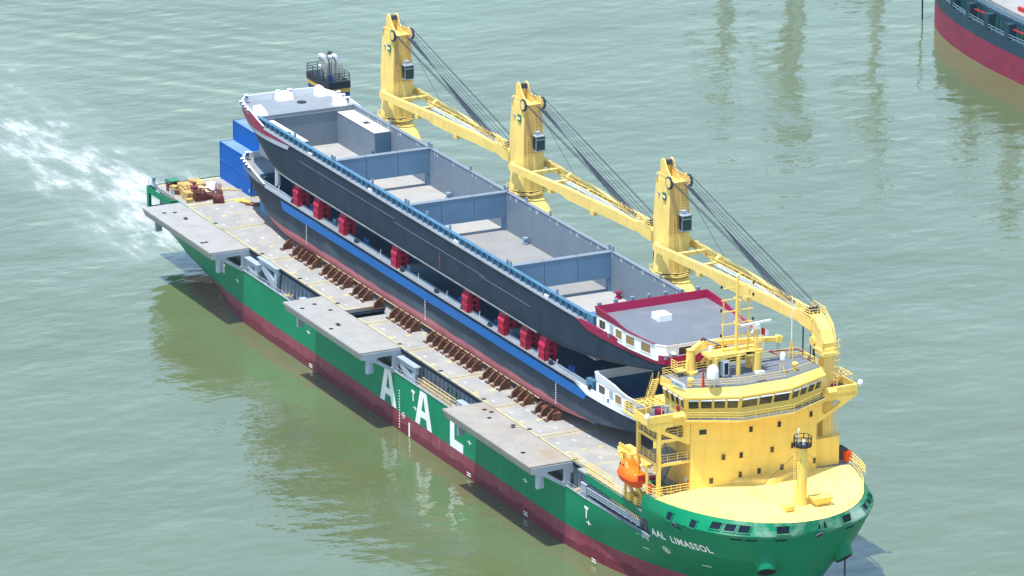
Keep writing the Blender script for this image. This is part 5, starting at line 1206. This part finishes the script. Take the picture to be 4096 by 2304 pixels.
brm = MB(); brm.plate([(-8.55, 11.93), (-8.55, 13.35), (-9.15, 13.45), (-10.0, 12.75), (-10.15, 11.93)], [], lambda a, b, d: (d-.05, a, b), .1)
brm.box(-.3, .3, -8.95, -8.6, 12.75, 12.98); brm.hexa([(-.16, -10.2, 11.98), (.16, -10.2, 11.98), (.16, -10.12, 11.98), (-.16, -10.12, 11.98)], [(-.16, -10.04, 12.72), (.16, -10.04, 12.72), (.16, -9.97, 12.72), (-.16, -9.97, 12.72)]); brm.hexa([(-.16, -10.04, 12.72), (.16, -10.04, 12.72), (.16, -9.97, 12.72), (-.16, -9.97, 12.72)], [(-.16, -9.2, 13.46), (.16, -9.2, 13.46), (.16, -9.12, 13.44), (-.16, -9.12, 13.44)])
pass
plate_p = Proto('gusset', brm, 'rust'); foot_p = Proto('foot', MB().box(-.5, .5, -10.5, -10.2, 11.92, 12.12).box(-.1, .1, -10.45, -8.6, 11.92, 12.0), 'rust')
for k, x in enumerate(BRX):
    s = thing('sea_fastening', (x, -9.6, 11.92), f'{ordinal(k)} rusty triangular bracket from the ship stern, propping the lower barge side', 'bracket', 'rusty brackets along the lower barge')
    o = at(s, plate_p, (x, 0, 0)); o2 = at(s, foot_p, (x, 0, 0))

# ------------------------------------------------------------------ containers
def make_container(x0, y0, z0, label):
    W, H, L = 2.44, 3.03, 12.2
    c = thing('container', (x0+L/2, y0+W/2, z0), label, 'container', 'blue shipping containers at the stern')
    m = MB()
    for xx in (x0, x0+L-.16):
        for yy in (y0, y0+W-.16): m.box(xx, xx+.16, yy, yy+.16, z0, z0+H)
    for yy in (y0, y0+W-.12):
        m.box(x0+.16, x0+L-.16, yy, yy+.12, z0, z0+.16); m.box(x0+.16, x0+L-.16, yy, yy+.12, z0+H-.14, z0+H)
    for xx in (x0, x0+L-.12): m.box(xx, xx+.12, y0+.16, y0+W-.16, z0, z0+.16); m.box(xx, xx+.12, y0+.16, y0+W-.16, z0+H-.14, z0+H)
    m.build('frame', 'container_blue', c)
    for yy, sd in ((y0+.03, -1), (y0+W-.03, 1)):
        m = MB(); pts = []; x = x0+.16; i = 0
        while x < x0+L-.16:
            pts.append((x, yy if (i//2) % 2 else yy-sd*.05)); i += 1; x += .12 if i % 2 == 0 else .07
        pts.append((x0+L-.16, yy)); m.grid([[(x, y, z0+.16) for x, y in pts], [(x, y, z0+H-.14) for x, y in pts]]); m.build('side_wall', 'container_blue', c)
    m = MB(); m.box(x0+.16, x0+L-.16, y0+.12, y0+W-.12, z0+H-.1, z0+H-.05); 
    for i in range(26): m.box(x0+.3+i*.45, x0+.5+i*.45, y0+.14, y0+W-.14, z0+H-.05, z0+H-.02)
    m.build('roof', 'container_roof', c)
    for k in range(2):
        ya = y0+.16+k*(W-.32)/2; yb = ya+(W-.32)/2-.02
        m = MB().box(x0+L-.1, x0+L-.04, ya, yb, z0+.16, z0+H-.14); dr = m.build('door', 'container_blue', c)
        m = MB()
        for t in (.3, .7): y = ya+(yb-ya)*t; m.tube([(x0+L-.01, y, z0+.1), (x0+L-.01, y, z0+H-.1)], .03, 5)
        m.build('lock_rod', 'steel_light', dr)
    m = MB().box(x0+.1, x0+.14, y0+.16, y0+W-.16, z0+.16, z0+H-.14); m.build('end_wall', 'container_blue', c)
    m = MB()
    for xx in (x0-.01, x0+L-.18):
        for yy in (y0-.01, y0+W-.18):
            for zz in (z0, z0+H-.13): m.box(xx, xx+.19, yy, yy+.19, zz, zz+.13)
    m.build('corner_castings', 'steel_blue_grey', c)
    m = MB().box(x0+L-.55, x0+L-.4, y0-.02, y0+.02, z0+.6, z0+1.15); m.build('data_plate', 'white_mark', c)
for z, t in ((11.92, 'bottom'), (14.96, 'top')): make_container(1.0, -3.25, z, f'blue container at the {t} of the nearer two-high stack')
for z, t in ((11.92, 'bottom'), (14.96, 'middle'), (18.0, 'top')): make_container(.6, -.72, z, f'blue container at the {t} of the taller stack behind')

# ------------------------------------------------------------------ cargo gear lying on the stern deck
rnd = random.Random(3)
def timber_stack(x, y, lx, ly, h, label, m_='timber', rz=0., name='timber_bundle'):
    m = MB(); nz = max(2, int(h/.28)); ny = max(2, int(ly/.3))
    for k in range(nz):
        for j in range(ny):
            if rnd.random() < .1 and k == nz-1: continue
            yy = -ly/2+(j+.5)*ly/ny; e = rnd.uniform(-.12, .12)
            m.box(-lx/2+e, lx/2+e*.6, yy-ly/ny*.45, yy+ly/ny*.45, k*h/nz, (k+.9)*h/nz)
    for xx in (-lx*.3, lx*.3): m.box(xx-.04, xx+.04, -ly/2-.02, ly/2+.02, -.0, h+.02)
    o = m.build(name, m_, loc=(0, 0, 0), label=label, cat='timber', group='dunnage piled on the stern deck'); o.location = (x, y, 11.915); o.rotation_euler.z = rz; return o
def rack(x, y, lx, ly, h, label, rz=0., m_='rack_red'):
    r_ = thing('steel_rack', (x, y, 11.915), label, 'rack', 'dark red steel racks on the stern deck'); r_.rotation_euler.z = rz
    ORG[r_.name] = Vector((0, 0, 0)); m = MB()
    for xx in (-lx/2, lx/2):
        for yy in (-ly/2, ly/2): m.bar((xx, yy, 0), (xx, yy, h), .14)
    for z in (.1, h*.5, h):
        for yy in (-ly/2, ly/2): m.bar((-lx/2, yy, z), (lx/2, yy, z), .12)
        for xx in (-lx/2, lx/2): m.bar((xx, -ly/2, z), (xx, ly/2, z), .12)
    m.bar((-lx/2, -ly/2, .1), (lx/2, -ly/2, h), .07); m.build('rack_frame', m_, r_)
    m = MB()
    for k in range(9): m.box(-lx/2+.1, lx/2-.1, -ly/2+.1+k*(ly-.3)/9, -ly/2+.1+(k+.8)*(ly-.3)/9, .15, h*(.55+.4*rnd.random()))
    m.build('rack_load', 'rust', r_); return r_
timber_stack(4.2, -8.6, 3.6, 1.8, 1.0, 'yellow timber bundle nearest the stern rail')
timber_stack(5.6, -11.2, 2.2, 1.8, 1.3, 'yellow timber stack beside the green covered rack', rz=.05)
timber_stack(7.8, -12.0, 1.8, 1.6, 1.3, 'yellow timber stack between two others near the deck edge', rz=-.06)
timber_stack(9.9, -12.3, 2.0, 1.7, 1.25, 'yellow timber stack closest to the grey side platform')
timber_stack(7.0, -9.3, 3.4, 1.6, .8, 'long pale timber bundle in the middle of the stern pile', 'timber_pale', .12)
timber_stack(9.3, -9.6, 3.2, 1.4, .9, 'pale timber bundle leaning behind the red racks', 'timber_pale', -.1)
timber_stack(6.6, -5.4, 4.6, .5, .2, 'loose pale planks lying toward the blue containers', 'timber_pale', .7, 'loose_planks')
timber_stack(8.2, -4.8, 4.4, .4, .2, 'loose planks beside the foot of the blue containers', 'timber_pale', .95, 'loose_planks')
for x, y, sx, sy, h, lab, mm in ((4.4, -12.6, 1.0, .9, .7, 'small yellow crate beside the stern rail and the green tarpaulin', 'timber'), (6.6, -12.9, .8, .8, .6, 'small brown crate at the outer edge of the stern pile', 'rust'), (8.6, -10.9, 1.1, .9, 1.5, 'upright brown crate in the middle of the stern pile', 'rack_red'), (11.6, -13.0, .9, .7, .5, 'small yellow crate nearest the deck edge, in front of the pile', 'timber'), (5.2, -9.9, 1.2, .8, 1.2, 'brown crate behind the first yellow timber stack', 'rust'), (3.2, -9.9, 1.2, .6, .5, 'flat yellow crate beside the bundle at the stern rail', 'timber_pale')):
    m = MB().box(-sx/2, sx/2, -sy/2, sy/2, 0, h)
    for k in range(4): m.box(-sx/2-.03, sx/2+.03, -sy/2-.03, sy/2+.03, h*(k+.1)/4, h*(k+.55)/4)
    m.box(-sx/2-.05, sx/2+.05, -sy/2-.05, sy/2+.05, h, h+.06); o = m.build('crate', mm, label=lab, cat='crate', group='crates in the stern pile'); o.location = (x, y, 11.92); o.rotation_euler.z = x*.13
rack(2.6, -12.0, 2.0, 1.5, 1.1, 'dark steel rack under a green tarpaulin at the stern')
m = MB(); m.grid([[(-1.15+.46*i, -.9+.36*j, 1.18+.14*math.sin(i*1.7+j)*math.cos(j*1.3)) for i in range(6)] for j in range(6)]); m.grid([[(-1.15+.46*i, -.92, 1.16-.35*k) for i in range(6)] for k in range(2)]); o = m.build('tarpaulin', 'tarp_green', label='green tarpaulin over the rack nearest the stern', cat='tarpaulin'); o.location = (2.6, -12.0, 11.93)
rack(11.2, -11.3, 1.6, 1.5, 1.7, 'tall dark red steel rack at the front of the stern pile')
rack(10.6, -9.6, 2.4, 1.4, 1.2, 'low red rack behind the tall one in the stern pile')
rack(12.6, -8.6, 3.6, 1.5, 1.1, 'long maroon rack nearest the blue containers', -.35)
m = MB()
for k in range(5): m.bar((-2+.2*k, -.5+.25*k, .1+.13*(k % 2)), (2.2+.1*k, -.2+.22*k, .1+.12*(k % 2)), .16)
o = m.build('steel_beams', 'rust', label='dark steel beams lying across the stern pile', cat='beams'); o.location = (9.2, -7.2, 12.9); o.rotation_euler.z = -.5
m = MB(); m.grid([[(-1.4+.35*i, -1.3+.33*j, max(0, 1.15*(1-((i-4)/4.3)**2)*(1-((j-4)/4.3)**2)+.12*math.sin(i*2.3+j*1.7))) for i in range(9)] for j in range(9)]); o = m.build('tarpaulin', 'tarp_white', smooth=True, label='white tarpaulin heap beside the timber at the stern', cat='tarpaulin'); o.location = (6.0, -6.9, 11.92)
for k, (x, y, a) in enumerate(((17.2, -5.0, .5), (18.4, -4.5, .75), (18.0, -3.8, .35))):
    m = MB().bar((-1.9, 0, .1), (1.9, 0, .1), .16, .2); o = m.build('steel_bar', 'rust', label=f'{ordinal(k)} of three rusty bars on the deck beside the lower barge bow', cat='bar', group='rusty bars by the barge bow'); o.location = (x, y, 11.92); o.rotation_euler.z = a
for k, (x, y) in enumerate(((14.6, -6.0), (15.0, -5.2), (16.0, -5.1))):
    m = MB().box(-.6, .6, -.25, .25, 0, .22).box(-.3, .3, -.15, .15, .22, .4); o = m.build('lashing_gear', 'yellow', label=f'{ordinal(k)} yellow lashing piece on the deck in front of the stern pile', cat='lashing gear', group='yellow lashing gear on the stern deck'); o.location = (x, y, 11.92); o.rotation_euler.z = k*.5

# ------------------------------------------------------------------ the other ship, upper right
fs = thing('cargo_ship', (-30, 182, 0), 'dark hulled ship with red bottom at the upper right edge', 'ship')
def fy(x, z):
    x0, tip = -25, -80-.35*max(0, z-5)
    t = min(1, max(0, (x0-x)/(x0-tip))); return (17)*math.sqrt(max(0, 1-t*t))
fxs = lambda z: [(-80-.35*max(0, z-5))+u for u in (0, .3, 1, 2, 4, 7, 11, 16, 22, 30, 40, 55, 75, 110, 150)]
for z0, z1, m_, nm in ((-2, 4.8, 'far_red', 'bottom'), (4.8, 7.1, 'far_black', 'hull')):
    d = MB()
    for sd in (-1, 1): d.grid([[(x, 182+sd*fy(x, z), z) for x in fxs(z)] for z in np.linspace(z0, z1, 5)])
    d.build(nm, m_, fs, smooth=True)
d = MB(); d.grid([[(x, 182-fy(x, 7)+.05, 7.05) for x in fxs(7)], [(x, 182+fy(x, 7)-.05, 7.05) for x in fxs(7)]]); d.build('deck', 'far_black', fs)
d = MB()
xs_ = [x for x in range(-72, 70, 3)]
d.grid([[(x, 182-fy(x, 7)+1.6, 7.05) for x in xs_], [(x, 182-fy(x, 7)+1.6, 10.2) for x in xs_]]); d.grid([[(x, 182-fy(x, 7)+1.6, 10.2) for x in xs_], [(x, 182+fy(x, 7)-1.6, 10.2) for x in xs_]]); d.build('hatch_coaming', 'far_black', fs)
d = MB(); d.grid([[(x, 182-fy(x, 7)+3.4, 10.9) for x in xs_], [(x, 182+fy(x, 7)-3.4, 10.9) for x in xs_]]); d.grid([[(x, 182-fy(x, 7)+3.4, 10.2) for x in xs_], [(x, 182-fy(x, 7)+3.4, 10.9) for x in xs_]]); d.build('hatch_cover', 'deck_grey', fs)
for i, x in enumerate(np.arange(-66, 40, 8.0)):
    y = 182-fy(x, 7); d = MB().box(x-.7, x+.7, y+.02, y+1.7, 7.1, 9.9); d.build('side_pillar', 'far_black', fs)
    if i % 2 == 0: d = MB().box(x+1.5, x+6.5, y+.5, y+.7, 9.0, 9.25); d.build('pipe_bundle', 'red_paint', fs)
    for k in range(4): d = MB().box(x+1.6+1.5*k, x+1.8+1.5*k, y+1.2, y+1.6, 7.1, 9.4); d.build('stiffener', 'winch_green', fs)
d = MB(); rail([(x, 182-fy(x, 7)+1.7, 10.2) for x in range(-66, 40, 8)], 1.1, 3, 2.5, .06, mb=d); rail([(x, 182-fy(x, 7)+.1, 7.1) for x in range(-66, 40, 8)], 1.0, 2, 2, .05, mb=d); d.build('railing', 'steel_blue_grey', fs)
for x in (-38, -20): 
    y = 182-fy(x, 7)+4.5; d = MB().box(x, x+9, y, y+.5, 10.9, 11.7); d.build('hatch_edge', 'red_paint', fs); d = MB().box(x+9.4, x+11, y, y+1.5, 10.9, 12.4); d.build('deck_box', 'steel_blue_grey', fs)
d = MB(); d.tube([(-77.5, 173.6, 12), (-76.5, 173.2, -.5)], .16, 6); d.build('anchor_chain', 'black', fs)

for x, h in ((-73, 26), (-59, 34), (-44, 30)):
    d = MB(); d.tube([(x, 182, 10.9), (x, 182, h)], 1.5, 10, 1.1); d.box(x-2, x+2, 180, 184, h-4, h); d.bar((x, 182, h-3), (x+13, 181, h-6), 1.2, 1.2); d.build('cargo_crane', 'steel_light', fs, smooth=True)
# a moored ship further along the bank: above the frame, seen only as a broken reflection
ms = thing('moored_ship', (-200, 190, 0), 'moored ship beyond the top edge, showing only as a broken reflection at upper right', 'ship')
def my(x): return 14.5*math.sqrt(max(0, 1-max(0, (x+165)/38.)**2))
mx = [-330, -300, -260, -220, -190, -170, -160, -150, -142, -135, -130, -127.2]
for z0, z1, m_, nm in ((-2, 3, 'far_red', 'bottom'), (3, 9, 'far_black', 'hull')):
    d = MB()
    for sd in (-1, 1): d.grid([[(x, 192+sd*my(x), z) for x in mx] for z in (z0, z1)])
    d.build(nm, m_, ms, smooth=True)
d = MB(); d.grid([[(x, 192-my(x), 8.95) for x in mx], [(x, 192+my(x), 8.95) for x in mx]]); d.build('deck', 'deck_grey', ms)
for x, y, h in ((-143, 184, 44), (-137, 199, 46), (-158, 190, 40), (-185, 190, 46)):
    d = MB(); d.tube([(x, y, 8.9), (x, y, h)], 1.3, 10, 1.0); d.box(x-2, x+2, y-2, y+2, h*.7, h*.8); d.bar((x, y, h-2), (x-16, y, h-12), 1.0, 1.0); d.build('cargo_crane', 'steel_light', ms, smooth=True)
# ------------------------------------------------------------------ air
hm_ = bpy.data.materials.new('haze'); hm_.use_nodes = True; hn = hm_.node_tree; hn.nodes.clear()
pv = hn.nodes.new('ShaderNodeVolumePrincipled'); pv.inputs['Color'].default_value = (.68, .86, 1.0, 1); pv.inputs['Density'].default_value = HAZE; pv.inputs['Anisotropy'].default_value = .0
ho = hn.nodes.new('ShaderNodeOutputMaterial'); hn.links.new(pv.outputs[0], ho.inputs['Volume']); MATS['haze'] = hm_
MB().box(-3200, 3200, -3200, 3200, -4, 262).build('haze', 'haze', kind='stuff')
